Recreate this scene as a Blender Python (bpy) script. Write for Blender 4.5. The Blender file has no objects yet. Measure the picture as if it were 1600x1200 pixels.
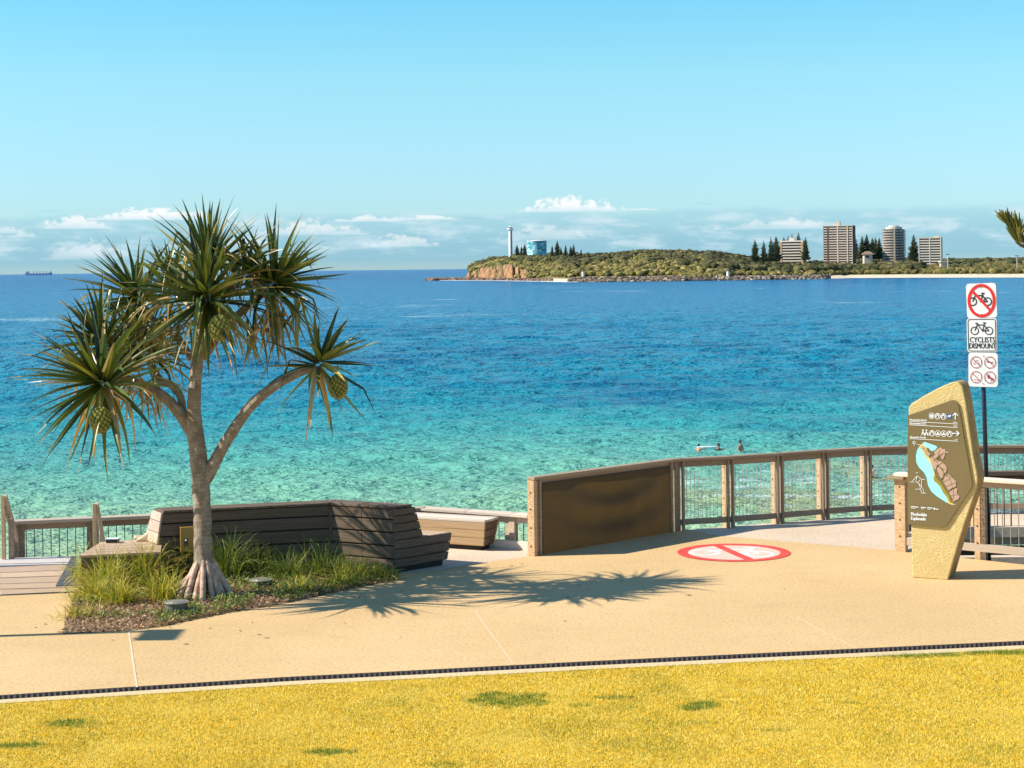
import bpy, math, random
import numpy as np
from mathutils import Vector, Matrix
C = bpy.context.scene.collection
R = math.radians
# ------------------------------------------------------------------ camera, sky, sun
F, HC, CX, CY, ROLL = 2800.0, 4.2, 800.0, 419.0, 0.012     # focal length (px of the 1600 px photo), eye height, horizon
SEA = -9.0
cam = bpy.data.cameras.new('camera'); camo = bpy.data.objects.new('camera', cam); C.objects.link(camo)
cam.sensor_width = 36; cam.lens = F / 1600 * 36; cam.shift_y = -(600 - CY) / 1600
cam.clip_start = 0.3; cam.clip_end = 120000
camo.location = (0, 0, HC); camo.rotation_euler = (R(90), ROLL, 0)
bpy.context.scene.camera = camo
vs = bpy.context.scene.view_settings
bpy.context.scene.display_settings.display_device = 'sRGB'
vs.view_transform = 'Standard'; vs.look = 'None'; vs.gamma = 1; vs.use_curve_mapping = False
vs.exposure = 0.65
cy = bpy.context.scene.cycles
cy.max_bounces = 6; cy.diffuse_bounces = 3; cy.glossy_bounces = 3; cy.transparent_max_bounces = 8

SUN_EL = R(41); SHX, SHY = 1.0, 0.10                       # shadows run this way over the ground
sun = bpy.data.lights.new('sun', 'SUN'); sun.energy = 4.6; sun.angle = R(0.5); sun.color = (1.0, 0.93, 0.80)
suno = bpy.data.objects.new('sun', sun); C.objects.link(suno)
hd = Vector((SHX, SHY, 0)).normalized()
ldir = Vector((hd.x * math.cos(SUN_EL), hd.y * math.cos(SUN_EL), -math.sin(SUN_EL)))
suno.rotation_euler = ldir.to_track_quat('-Z', 'Y').to_euler(); suno.location = (-20, 0, 30)
W = bpy.data.worlds.new('World'); bpy.context.scene.world = W; W.use_nodes = True
wn, wl = W.node_tree.nodes, W.node_tree.links
wn.clear()

class NT:
    """small helper to write node trees"""
    def __init__(s, nodes, links): s.n, s.l = nodes, links
    def put(s, sock, val):
        if val is None: return
        if isinstance(val, bpy.types.NodeSocket): s.l.new(val, sock)
        elif isinstance(val, (tuple, list)) and len(val) == 3 and sock.type == 'RGBA': sock.default_value = (*val, 1)
        else: sock.default_value = val
    def math(s, op, a, b=None, c=None, clamp=False):
        m = s.n.new('ShaderNodeMath'); m.operation = op; m.use_clamp = clamp
        for i, x in enumerate((a, b, c)): s.put(m.inputs[i], x)
        return m.outputs[0]
    def smooth(s, x, a, b, lo=0., hi=1.):
        m = s.n.new('ShaderNodeMapRange'); m.interpolation_type = 'SMOOTHSTEP'
        for i, q in enumerate((x, a, b, lo, hi)): s.put(m.inputs[i], q)
        return m.outputs[0]
    def mix(s, f, a, b, mode='MIX'):
        m = s.n.new('ShaderNodeMix'); m.data_type = 'RGBA'; m.blend_type = mode; m.clamp_factor = True
        s.put(m.inputs[0], f); s.put(m.inputs[6], a); s.put(m.inputs[7], b)
        return m.outputs[2]
    def noise(s, vec, scale, detail=4, rough=.55, dist=0., out=0):
        m = s.n.new('ShaderNodeTexNoise')
        s.put(m.inputs['Vector'], vec); m.inputs['Scale'].default_value = scale
        m.inputs['Detail'].default_value = detail; m.inputs['Roughness'].default_value = rough
        m.inputs['Distortion'].default_value = dist
        return m.outputs[out]
    def voro(s, vec, scale, feature='F1', out='Distance'):
        m = s.n.new('ShaderNodeTexVoronoi'); m.feature = feature
        s.put(m.inputs['Vector'], vec); m.inputs['Scale'].default_value = scale
        return m.outputs[out]
    def wave(s, vec, scale, dist=3., detail=2.):
        m = s.n.new('ShaderNodeTexWave'); s.put(m.inputs['Vector'], vec); m.inputs['Scale'].default_value = scale
        m.inputs['Distortion'].default_value = dist; m.inputs['Detail'].default_value = detail
        return m.outputs['Fac']
    def ramp(s, f, stops, interp='LINEAR'):
        m = s.n.new('ShaderNodeValToRGB'); m.color_ramp.interpolation = interp
        e = m.color_ramp.elements
        while len(e) > 1: e.remove(e[-1])
        e[0].position = stops[0][0]; e[0].color = (*stops[0][1], 1)
        for p, c in stops[1:]:
            q = e.new(p); q.color = (*c, 1)
        s.put(m.inputs[0], f); return m.outputs[0]
    def comb(s, x, y, z):
        m = s.n.new('ShaderNodeCombineXYZ')
        for i, q in enumerate((x, y, z)): s.put(m.inputs[i], q)
        return m.outputs[0]
    def sep(s, v):
        m = s.n.new('ShaderNodeSeparateXYZ'); s.put(m.inputs[0], v); return m.outputs
    def vmul(s, v, t):
        m = s.n.new('ShaderNodeVectorMath'); m.operation = 'MULTIPLY'; s.put(m.inputs[0], v); m.inputs[1].default_value = t
        return m.outputs[0]
    def bump(s, h, strength=.5, dist=.02, normal=None):
        m = s.n.new('ShaderNodeBump'); s.put(m.inputs['Height'], h); m.inputs['Strength'].default_value = strength
        m.inputs['Distance'].default_value = dist; s.put(m.inputs['Normal'], normal); return m.outputs[0]

def lin(hexs, k=1.0):
    h = hexs.lstrip('#'); o = []
    for i in (0, 2, 4):
        c = int(h[i:i+2], 16) / 255; o.append((c / 12.92 if c <= .04045 else ((c + .055) / 1.055) ** 2.4) * k)
    return tuple(o)

def build_world():
    t = NT(wn, wl)
    sky = wn.new('ShaderNodeTexSky'); sky.sky_type = 'NISHITA'; sky.sun_disc = False
    sky.sun_elevation = SUN_EL; sky.sun_rotation = math.atan2(-hd.x, -hd.y)
    sky.air_density = 1.0; sky.dust_density = 0.3; sky.ozone_density = 1.5
    tc = wn.new('ShaderNodeTexCoord')
    x, y, z = t.sep(tc.outputs['Generated'])[:3]
    az = t.math('ARCTAN2', x, y); el = t.math('ARCSINE', z)
    tint = t.ramp(t.math('MULTIPLY', el, 2.0, clamp=True),
                  [(0., SKYT[0]), (.116, SKYT[1]), (.21, SKYT[2]), (.30, SKYT[3]), (1., SKYT[4])])
    base = t.mix(1., sky.outputs[0], tint, 'MULTIPLY')
    # clouds low over the horizon; e = elevation in thousandths of a radian, a = azimuth likewise
    e = t.math('MULTIPLY', el, 1000.); a = t.math('MULTIPLY', az, 1000.)
    # pale grey bank below a soft uneven top line
    pc = t.comb(t.math('MULTIPLY', a, .03), t.math('MULTIPLY', e, .12), 0.)
    n1 = t.noise(pc, 1.0, 6, .6)
    top = t.math('ADD', 31., t.math('MULTIPLY', t.math('SUBTRACT', t.noise(t.comb(t.math('MULTIPLY', a, .012), 3., 0.), 1., 3), .5), 8.))
    bank = t.math('MULTIPLY', t.math('ADD', t.math('MULTIPLY', t.smooth(e, t.math('SUBTRACT', top, 3.), t.math('ADD', top, 2.), 1., 0.), .45), t.smooth(e, 12., 34., .55, 0.)), t.smooth(e, 0., 7., .25, 1.))
    base = t.mix(t.math('MULTIPLY', bank, .50), base, CL[0])
    # lighter wisps inside the bank
    wisp = t.math('MULTIPLY', t.smooth(n1, .44, .66), t.math('MULTIPLY', t.smooth(e, 34., 27.), t.smooth(e, 5., 13.)))
    base = t.mix(t.math('MULTIPLY', wisp, .62), base, CL[1])
    # thin streaks on top of the bank
    n2 = t.noise(t.comb(t.math('MULTIPLY', a, .022), t.math('MULTIPLY', e, .35), 7.), 1., 5, .6)
    st = t.math('MULTIPLY', t.smooth(n2, .60, .72), t.math('MULTIPLY', t.smooth(e, 24., 28.), t.smooth(e, 33., 37., 1., 0.)))
    base = t.mix(t.math('MULTIPLY', st, .35), base, CL[0])
    # heaped clouds: centre azimuth, flat base, half width, height, slope of the base, density
    for (ca, cb, hw, hh, dn) in ((34, 31.5, 33, 8.6, 1.), (-197, 29.0, 44, 6.6, .9), (-238, 24.5, 22, 8., .75), (-266, 20, 8, 4, .5),
                                 (-112, 20, 34, 8.5, .55), (-80, 27, 24, 3.8, .65), (-48, 27.5, 26, 2.8, .65), (-62, 13, 24, 7.5, .5),
                                 (-232, 8, 28, 11, .4), (152, 20, 44, 6, .4), (20, 16, 30, 9, .35), (-150, 14, 22, 6, .4), (72, 31.5, 14, 1.2, .6), (-278, 22, 14, 5, .45)):
        da = t.math('DIVIDE', t.math('SUBTRACT', a, float(ca)), float(hw))
        de = t.math('DIVIDE', t.math('SUBTRACT', e, float(cb)), float(hh))
        lump = t.noise(t.comb(t.math('MULTIPLY', a, .16), t.math('MULTIPLY', e, .22), float(ca)), 1., 7, .62)
        prof = t.math('SUBTRACT', 1., t.math('POWER', t.math('ABSOLUTE', da), 1.5))      # dome profile
        h = t.math('ADD', prof, t.math('MULTIPLY', t.math('SUBTRACT', lump, .52), 2.4))
        up = t.smooth(t.math('SUBTRACT', h, de), -.05, .38)
        dn_ = t.smooth(de, -.12, .06)
        ed = t.smooth(prof, 0., .22)
        m = t.math('MULTIPLY', t.math('MULTIPLY', up, dn_), t.math('MULTIPLY', ed, float(dn)))
        shade = t.mix(t.smooth(t.math('ADD', de, t.math('MULTIPLY', lump, .8)), .35, .95), CL[1], CL[2])
        base = t.mix(m, base, shade)
    bg = wn.new('ShaderNodeBackground'); wl.new(base, bg.inputs[0]); bg.inputs[1].default_value = SKYS
    out = wn.new('ShaderNodeOutputWorld'); wl.new(bg.outputs[0], out.inputs[0])
SKYS = 0.10
SKYT = [(.50, .78, 1.14), (.593, .884, 1.115), (.617, .99, 1.05), (.495, 1.03, 1.11), (.5, .85, 1.1)]
CL = [(.95, 2.95, 4.4), (4.6, 5.6, 6.1), (6.6, 6.6, 6.5)]
build_world()

# ------------------------------------------------------------------ geometry helpers
def uvp(x, y):
    dx, dy = x - CX, y - CY
    return dx * math.cos(ROLL) - dy * math.sin(ROLL), dx * math.sin(ROLL) + dy * math.cos(ROLL)
def G(x, y, z=0.):
    u, v = uvp(x, y); Y = (HC - z) * F / v
    return Vector((u * Y / F, Y, z))
def at(x, y, Y):
    u, v = uvp(x, y); return Vector((u * Y / F, Y, HC - v * Y / F))
def V(*a): return Vector(a)
def wloc(o):
    p = Vector((0, 0, 0))
    while o: p += o.location; o = o.parent
    return p
def nrm(v): return v.normalized()

class MB:
    def __init__(s): s.v, s.f, s.uv, s.c = [], [], [], []
    def add(s, vs_, fs, uvs=None, col=(1, 1, 1)):
        b = len(s.v); s.v += [tuple(p) for p in vs_]
        for i, f in enumerate(fs):
            s.f.append([b + k for k in f])
            s.uv.append(uvs[i] if uvs else [(0., 0.)] * len(f)); s.c.append(col)
    def hexa(s, p, col=None):
        """8 corners: 0-3 bottom ring, 4-7 top ring"""
        p = [Vector(q) for q in p]
        if col is None:
            k = random.uniform(.82, 1.12); col = (k, k * random.uniform(.97, 1.02), k * random.uniform(.94, 1.02))
        E = [(p[1] - p[0]).length, (p[3] - p[0]).length, (p[4] - p[0]).length]
        ax = E.index(max(E)); long_ = [p[1] - p[0], p[3] - p[0], p[4] - p[0]][ax].normalized()
        o, o2 = random.uniform(0, 50), random.uniform(0, 50)
        fs = [(0, 3, 2, 1), (4, 5, 6, 7), (0, 1, 5, 4), (1, 2, 6, 5), (2, 3, 7, 6), (3, 0, 4, 7)]
        cen = sum(p, Vector()) / 8
        uvs, ff = [], []
        for f in fs:
            n = (p[f[1]] - p[f[0]]).cross(p[f[2]] - p[f[0]])
            fc = sum((p[i] for i in f), Vector()) / 4
            if n.dot(fc - cen) < 0: f = tuple(reversed(f)); n = -n
            n = n.normalized() if n.length > 0 else Vector((0, 0, 1))
            side = n.cross(long_)
            if side.length < .2: side = [p[3] - p[0], p[4] - p[0], p[1] - p[0]][ax].normalized()
            side = side.normalized()
            uvs.append([((p[i] - cen).dot(long_) + o, (p[i] - cen).dot(side) + o2) for i in f]); ff.append(f)
        s.add(p, ff, uvs, col)
    def box(s, c, a, b, h, col=None):
        """centre c, full extent vectors a, b, h"""
        c, a, b, h = Vector(c), Vector(a) / 2, Vector(b) / 2, Vector(h) / 2
        s.hexa([c-a-b-h, c+a-b-h, c+a+b-h, c-a+b-h, c-a-b+h, c+a-b+h, c+a+b+h, c-a+b+h], col)
    def bx(s, x0, x1, y0, y1, z0, z1, col=None):
        s.hexa([(x0,y0,z0),(x1,y0,z0),(x1,y1,z0),(x0,y1,z0),(x0,y0,z1),(x1,y0,z1),(x1,y1,z1),(x0,y1,z1)], col)
    def beam(s, a, b, w, h, up=(0, 0, 1), col=None):
        a, b = Vector(a), Vector(b); d = b - a; side = d.cross(Vector(up)).normalized() * w
        u = side.cross(d).normalized() * h
        s.box((a + b) / 2, d, side, u, col)
    def tube(s, pts, rad, n=10, col=(1, 1, 1), caps=True, vscale=1.):
        pts = [Vector(p) for p in pts]
        if not isinstance(rad, (list, tuple)): rad = [rad] * len(pts)
        rings, L, d0 = [], 0., None
        ref = Vector((1, 0, 0))
        for i, p in enumerate(pts):
            d = (pts[min(i + 1, len(pts) - 1)] - pts[max(i - 1, 0)]).normalized()
            a = (ref - d * ref.dot(d))
            if a.length < 1e-3: a = d.orthogonal()
            a.normalize(); ref = a; b = d.cross(a)
            rings.append([p + (a * math.cos(2*math.pi*k/n) + b * math.sin(2*math.pi*k/n)) * rad[i] for k in range(n)])
        vv = [q for r_ in rings for q in r_]; fs, uvs = [], []
        for i in range(len(pts) - 1):
            l2 = L + (pts[i+1] - pts[i]).length
            for k in range(n):
                k2 = (k + 1) % n
                fs.append((i*n+k, i*n+k2, (i+1)*n+k2, (i+1)*n+k))
                uvs.append([(L, k/n), (L, (k+1)/n), (l2, (k+1)/n), (l2, k/n)])
            L = l2
        if caps:
            fs.append(tuple(reversed(range(n)))); uvs.append([(0, 0)] * n)
            fs.append(tuple((len(pts)-1)*n + k for k in range(n))); uvs.append([(0, 0)] * n)
        s.add(vv, fs, uvs, col)
    def prism(s, poly, depth, col=(1, 1, 1)):
        """poly: 3-D points of a planar outline; depth: extrusion vector"""
        poly = [Vector(p) for p in poly]; n = len(poly); d = Vector(depth)
        nv = Vector()
        for i in range(n): nv += poly[i].cross(poly[(i+1) % n])
        if nv.dot(d) > 0: poly.reverse()
        vv = poly + [p + d for p in poly]
        ux = (poly[1] - poly[0]).normalized(); 
        def uvf(idx): return [((vv[i] - poly[0]).dot(ux), (vv[i] - poly[0]).z) for i in idx]
        fs = [tuple(range(n)), tuple(reversed(range(n, 2*n)))]
        for i in range(n):
            j = (i + 1) % n; fs.append((j, i, n + i, n + j))
        s.add(vv, fs, [uvf(f) for f in fs], col)
    def flat(s, poly, z, col=(1, 1, 1), up=True):
        poly = [Vector((p[0], p[1], z)) for p in poly]
        ar = sum(poly[i].x * poly[(i+1) % len(poly)].y - poly[(i+1) % len(poly)].x * poly[i].y for i in range(len(poly)))
        if (ar < 0) == up: poly.reverse()
        s.add(poly, [tuple(range(len(poly)))], [[(p.x, p.y) for p in poly]], col)
    def ball(s, c, r, seg=12, rings=8, col=(1, 1, 1), jit=0., rnd=None):
        if not isinstance(r, (tuple, list)): r = (r, r, r)
        vv = [Vector(c) + Vector((0, 0, -r[2]))]
        for i in range(1, rings):
            ph = -math.pi/2 + math.pi * i / rings
            for k in range(seg):
                th = 2*math.pi*k/seg; j = 1 + (rnd.uniform(-jit, jit) if rnd else 0)
                vv.append(Vector(c) + Vector((r[0]*math.cos(ph)*math.cos(th)*j, r[1]*math.cos(ph)*math.sin(th)*j, r[2]*math.sin(ph)*j)))
        vv.append(Vector(c) + Vector((0, 0, r[2]))); fs = []
        for k in range(seg): fs.append((0, 1 + (k+1) % seg, 1 + k))
        for i in range(rings - 2):
            for k in range(seg):
                a, b = 1 + i*seg + k, 1 + i*seg + (k+1) % seg; fs.append((a, b, b + seg, a + seg))
        t = len(vv) - 1; b0 = 1 + (rings - 2) * seg
        for k in range(seg): fs.append((b0 + k, b0 + (k+1) % seg, t))
        s.add(vv, fs, None, col)
    def build_each(s, name, mat, parent, per=1, **kw):
        """every run of `per` boxes becomes an object of its own"""
        nb, out = len(s.v) // 8, []
        for i in range(0, nb, per):
            q = MB(); k = min(per, nb - i); q.v = s.v[i*8:(i+k)*8]; q.f = [[x - i*8 for x in f] for f in s.f[i*6:(i+k)*6]]; q.uv = s.uv[i*6:(i+k)*6]; q.c = s.c[i*6:(i+k)*6]
            out.append(q.build(name, mat, parent, **kw))
        return out
    def build(s, name, mat, parent=None, smooth=False, loc=None, bevel=0., bseg=2):
        me = bpy.data.meshes.new(name); off = wloc(parent) if parent else Vector(loc or (0, 0, 0))
        me.from_pydata([(p[0]-off.x, p[1]-off.y, p[2]-off.z) for p in s.v], [], s.f)
        uvl = me.uv_layers.new(name='UVMap'); ca = me.color_attributes.new('Col', 'FLOAT_COLOR', 'CORNER')
        uf, cf = [], []
        for i, f in enumerate(s.f):
            for j in range(len(f)): uf += s.uv[i][j]; cf += (*s.c[i], 1.)
        uvl.data.foreach_set('uv', uf); ca.data.foreach_set('color', cf)
        if smooth: me.polygons.foreach_set('use_smooth', [True] * len(me.polygons))
        me.materials.append(mat); me.update()
        o = bpy.data.objects.new(name, me); C.objects.link(o)
        if parent: o.parent = parent
        else: o.location = off
        if bevel:
            b = o.modifiers.new('bevel', 'BEVEL'); b.width = bevel; b.segments = bseg; b.limit_method = 'ANGLE'
        return o

def tag(o, label, cat, group=None, kind=None):
    if label: o['label'] = label
    if cat: o['category'] = cat
    if group: o['group'] = group
    if kind: o['kind'] = kind
    return o
def thing(name, label, cat, loc, group=None):
    o = bpy.data.objects.new(name, None); C.objects.link(o); o.location = loc; o.empty_display_size = .2
    return tag(o, label, cat, group)
def structure(o): o['kind'] = 'structure'; return o
def stuff(o, label, cat=None): o['kind'] = 'stuff'; o['label'] = label; o['category'] = cat or 'plants'; return o

# ------------------------------------------------------------------ materials
def newmat(name):
    m = bpy.data.materials.new(name); m.use_nodes = True
    t = NT(m.node_tree.nodes, m.node_tree.links); b = m.node_tree.nodes['Principled BSDF']
    return m, t, b
def colattr(t):
    a = t.n.new('ShaderNodeVertexColor'); a.layer_name = 'Col'; return a.outputs[0]
def posn(t):
    return t.n.new('ShaderNodeNewGeometry').outputs['Position']
def uvn(t):
    return t.n.new('ShaderNodeTexCoord').outputs['UV']

def wood(name, dark, light, rough=.75, weather=.5, grey=(.36, .33, .30)):
    m, t, b = newmat(name); uv = uvn(t)
    g = t.noise(t.vmul(uv, (1.3, 34, 1)), 1., 6, .65, .4)
    g2 = t.noise(t.vmul(uv, (3., 120, 1)), 1., 3, .6)
    k = t.noise(t.vmul(uv, (1.1, 6, 1)), 1., 4, .6)
    c = t.mix(t.smooth(g, .32, .68), dark, light)
    c = t.mix(t.math('MULTIPLY', t.smooth(k, .42, .68), weather), c, grey)
    c = t.mix(t.math('MULTIPLY', t.smooth(g2, .52, .7), .35), c, tuple(q * .55 for q in dark))
    knots = t.voro(t.vmul(uv, (1.6, 7, 1)), 1.)
    c = t.mix(t.smooth(knots, .05, .12, .75, 0.), c, tuple(q * .35 for q in dark))
    c = t.mix(1., c, colattr(t), 'MULTIPLY')
    t.put(b.inputs['Base Color'], c); b.inputs['Roughness'].default_value = rough
    b.inputs['Specular IOR Level'].default_value = .3
    t.put(b.inputs['Normal'], t.bump(t.math('ADD', g, t.math('MULTIPLY', g2, .5)), .55, .006))
    return m
def plain(name, c, c2=None, scale=6., rough=.6, bump=0., metallic=0., bd=.01, detail=4, spec=.5, use_col=False):
    m, t, b = newmat(name); p = posn(t)
    n = t.noise(p, scale, detail, .6)
    base = t.mix(t.smooth(n, .35, .65), c, c2 or tuple(q * .8 for q in c))
    if use_col: base = t.mix(1., base, colattr(t), 'MULTIPLY')
    t.put(b.inputs['Base Color'], base)
    b.inputs['Roughness'].default_value = rough; b.inputs['Metallic'].default_value = metallic
    b.inputs['Specular IOR Level'].default_value = spec
    if bump: t.put(b.inputs['Normal'], t.bump(n, bump, bd))
    return m
def leafmat(name, trans=.25, rough=.45, spec=.4):
    m, t, b = newmat(name); p = posn(t); uv = uvn(t)
    n = t.noise(p, 9., 4, .6)
    c = t.mix(1., colattr(t), t.mix(n, (.75, .75, .75), (1.2, 1.15, 1.1)), 'MULTIPLY')
    st = t.noise(t.vmul(uv, (2., 60, 1)), 1., 2)
    c = t.mix(t.smooth(st, .45, .7, 0., .35), c, (.30, .30, .10))
    t.put(b.inputs['Base Color'], c); b.inputs['Roughness'].default_value = rough; b.inputs['Specular IOR Level'].default_value = spec
    tr = t.n.new('ShaderNodeBsdfTranslucent'); t.put(tr.inputs[0], t.mix(1., c, (1.3, 1.4, .5), 'MULTIPLY'))
    mx = t.n.new('ShaderNodeMixShader'); mx.inputs[0].default_value = trans
    out = m.node_tree.nodes['Material Output']
    t.l.new(b.outputs[0], mx.inputs[1]); t.l.new(tr.outputs[0], mx.inputs[2]); t.l.new(mx.outputs[0], out.inputs[0])
    return m

M = {}
M['rail_wood'] = wood('rail timber', (.20, .135, .085), (.44, .32, .21), weather=.5, grey=(.40, .32, .25))
M['post_wood'] = wood('post timber', (.42, .25, .12), (.62, .42, .24), weather=.2, grey=(.55, .42, .3))
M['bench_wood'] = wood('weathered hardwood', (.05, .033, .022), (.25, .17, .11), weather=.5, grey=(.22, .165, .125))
M['pale_wood'] = wood('bleached timber', (.42, .31, .22), (.66, .53, .42), weather=.4, grey=(.60, .53, .46))
M['deck_wood'] = wood('deck boards', (.44, .29, .18), (.68, .49, .33), weather=.3, grey=(.52, .44, .36))
M['bright_wood'] = wood('sun bleached timber', (.60, .46, .36), (.80, .68, .56), weather=.4, grey=(.78, .72, .66))
M['gold_wood'] = wood('golden weathered timber', (.36, .20, .09), (.74, .52, .29), weather=.3, grey=(.76, .60, .42))
M['dark'] = plain('dark recess', (.03, .022, .018), rough=.9)
M['bolt'] = plain('bolt steel', (.06, .05, .045), rough=.4, metallic=.6)
M['wire'] = plain('stainless wire', (.68, .68, .63), rough=.35, metallic=.7)
M['bar'] = plain('dark baluster rod', (.035, .055, .05), rough=.5)
M['black_metal'] = plain('black painted steel', (.012, .014, .03), rough=.35)
M['white'] = plain('sign white', (.82, .82, .80), (.78, .78, .77), rough=.4)
M['red'] = plain('sign red', (.75, .02, .015), (.68, .02, .02), rough=.4)
M['black'] = plain('sign black', (.02, .02, .022), rough=.4)
M['darkred'] = plain('small symbol red', (.42, .03, .04), rough=.4)

def concrete(name, c1, c2, speck=.5):
    m, t, b = newmat(name); p = posn(t)
    big = t.noise(p, .35, 3, .5); mid = t.noise(p, 2.2, 4, .6); fine = t.noise(p, 26., 4, .75); v = t.voro(p, 60.)
    c = t.mix(t.smooth(big, .3, .7), c1, c2)
    c = t.mix(t.smooth(mid, .45, .75, 0., .25), c, tuple(q * .80 for q in c1))
    c = t.mix(t.smooth(fine, .50, .66, 0., speck), c, tuple(q * .48 for q in c1))
    c = t.mix(t.smooth(fine, .30, .46, speck * .8, 0.), c, tuple(min(.9, q * 1.35) for q in c2))
    sp = t.noise(p, 7., 2, .5)
    c = t.mix(t.smooth(sp, .70, .76, 0., .35), c, tuple(q * .5 for q in c1))
    st = t.noise(t.vmul(p, (.5, 1.6, 1)), 1.3, 6, .7, 1.5); c = t.mix(t.smooth(st, .55, .75, 0., .22), c, tuple(q * .62 for q in c1)); c = t.mix(t.smooth(st, .42, .25, 0., .25), c, tuple(min(.9, q * 1.18) for q in c2))
    t.put(b.inputs['Base Color'], c); b.inputs['Roughness'].default_value = .85; b.inputs['Specular IOR Level'].default_value = .25
    t.put(b.inputs['Normal'], t.bump(t.math('ADD', fine, t.math('MULTIPLY', v, .6)), .35, .006))
    return m
M['path'] = concrete('exposed aggregate path', (.60, .40, .185), (.68, .455, .22), .6)
M['slab'] = concrete('pale concrete', (.62, .50, .36), (.70, .58, .44), .25)
M['walk'] = concrete('bleached boardwalk', (.60, .46, .32), (.70, .56, .42), .6)
M['kerb'] = concrete('kerb concrete', (.62, .48, .26), (.68, .53, .31), .5)

# ------------------------------------------------------------------ ground
def line_y(pts, x):
    for (a, b) in zip(pts, pts[1:]):
        if x <= b[0]: return a[1] + (b[1] - a[1]) * (x - a[0]) / (b[0] - a[0])
    a, b = pts[-2], pts[-1]; return a[1] + (b[1] - a[1]) * (x - a[0]) / (b[0] - a[0])
DR_T = [(-2200, 1226), (0, 1086), (440, 1058), (920, 1033), (1600, 1001), (4000, 889)]
DR_B = [(x, y + 7.) for x, y in DR_T]
KB = [(x, y + 13.) for x, y in DR_T]
g = MB()
g.flat([(-60, -40), (60, -40), (60, 33), (-60, 33)], -1.6)                       # earth under everything
g.v += [(-60, 33, -1.6), (60, 33, -1.6), (60, 60, SEA - 1), (-60, 60, SEA - 1)]
n0 = len(g.v); g.f.append([n0-4, n0-3, n0-2, n0-1]); g.uv.append([(0, 0)] * 4); g.c.append((1, 1, 1))
M['sand'] = plain('beach sand', (.62, .50, .34), (.70, .58, .42), 3., .9, .3)
structure(g.build('ground', M['sand']))

path = MB()
P_far = [V(-30, 23.6, 0), G(-420, 934), G(0, 931), G(118, 926), G(118, 905), G(430, 890), G(615, 896), G(700, 890), G(735, 882), G(822, 869.5), V(.2, 26.55, 0), V(2.35, 28.6, 0), V(2.75, 28.6, 0), G(1126, 837.5), G(1412, 861), G(1525, 874), G(1700, 893), G(2000, 928), V(30, 22.0, 0)]
P_near = [G(x, y) for x, y in reversed(DR_T)]
path.prism([V(p.x, p.y, 0) for p in P_far + P_near], (0, 0, -1.2))
structure(path.build('path', M['path']))
# paler joint strips cut in the path
j = MB()
for a, b, w in (((201, 986), (214, 1074), .02), ((742, 955), (802, 1038), .012), ((1245, 965), (1338, 1014), .012)):
    A, B = G(*a), G(*b); s_ = (B - A).cross(V(0, 0, 1)).normalized() * w / 2
    j.flat([A - s_, B - s_, B + s_, A + s_], .004)
M['joint'] = concrete('joint filler', (.70, .56, .38), (.74, .60, .42), .2); structure(j.build('path_joint', M['joint']))
j = MB()
A, B = G(-60, 995.5), G(98, 989.5); s_ = V(0, .006, 0); j.flat([A - s_, B - s_, B + s_, A + s_], .004)
A, B = G(99, 991), G(119, 926); s_ = V(.012, 0, 0); j.flat([A - s_, B - s_, B + s_, A + s_], .005)
structure(j.build('path_line', M['dark']))  # thin dark lines laid flat on the path
# drain
dr = MB(); 
for (a, b) in zip(DR_T, DR_T[1:]):
    A, B = G(*a), G(*b); A2, B2 = G(a[0], a[1] + 7), G(b[0], b[1] + 7)
    dr.flat([A, B, B2, A2], -.04)
drain = thing('drain_channel', 'long dark slotted drain grate running between concrete path and lawn', 'drain', G(800, 1045))
dr.build('channel', M['dark'], drain)
gr_ = MB()
M['grate'] = plain('drain grate', (.10, .055, .05), (.05, .03, .03), 20., .6)
for (a, b) in zip(DR_T[:-1], DR_T[1:]):
    A, B = G(*a), G(*b); A2, B2 = G(a[0], a[1] + 7), G(b[0], b[1] + 7); L = (B - A).length; n = int(L / .055)
    for i in range(n):
        t0 = (i + .5) / n; p = A.lerp(B, t0); q = A2.lerp(B2, t0)
        gr_.beam(p + V(0, 0, -.008), q + V(0, 0, -.008), .022, .012, col=(1, 1, 1))
gr_.build('grate', M['grate'], drain)
kb = MB()
for (a, b) in zip(DR_T, DR_T[1:]):
    A, B = G(a[0], a[1] + 7), G(b[0], b[1] + 7); A2, B2 = G(a[0], a[1] + 13), G(b[0], b[1] + 13)
    kb.prism([A, B, B2, A2], (0, 0, -.3))
structure(kb.build('kerb', M['kerb']))
# lawn: sheet plus individual blades
LK = [G(x, y) for x, y in KB]
lw = MB()
lw.flat([V(-60, LK[0].y - 6, 0)] + LK + [V(60, LK[-1].y, 0), V(60, 6, 0), V(-60, 6, 0)], -.008)
m, t, b = newmat('lawn soil and thatch'); p = posn(t)
n = t.noise(p, 1.2, 5, .6); f_ = t.noise(p, 60., 3, .7)
c = t.mix(t.smooth(n, .35, .65), (.72, .49, .05), (.80, .54, .06)); c = t.mix(t.smooth(f_, .4, .7, 0., .6), c, (.32, .23, .02))
t.put(b.inputs['Base Color'], c); b.inputs['Roughness'].default_value = .9; t.put(b.inputs['Normal'], t.bump(f_, .8, .02)); M['thatch'] = m
structure(lw.build('lawn', M['thatch']))

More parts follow.
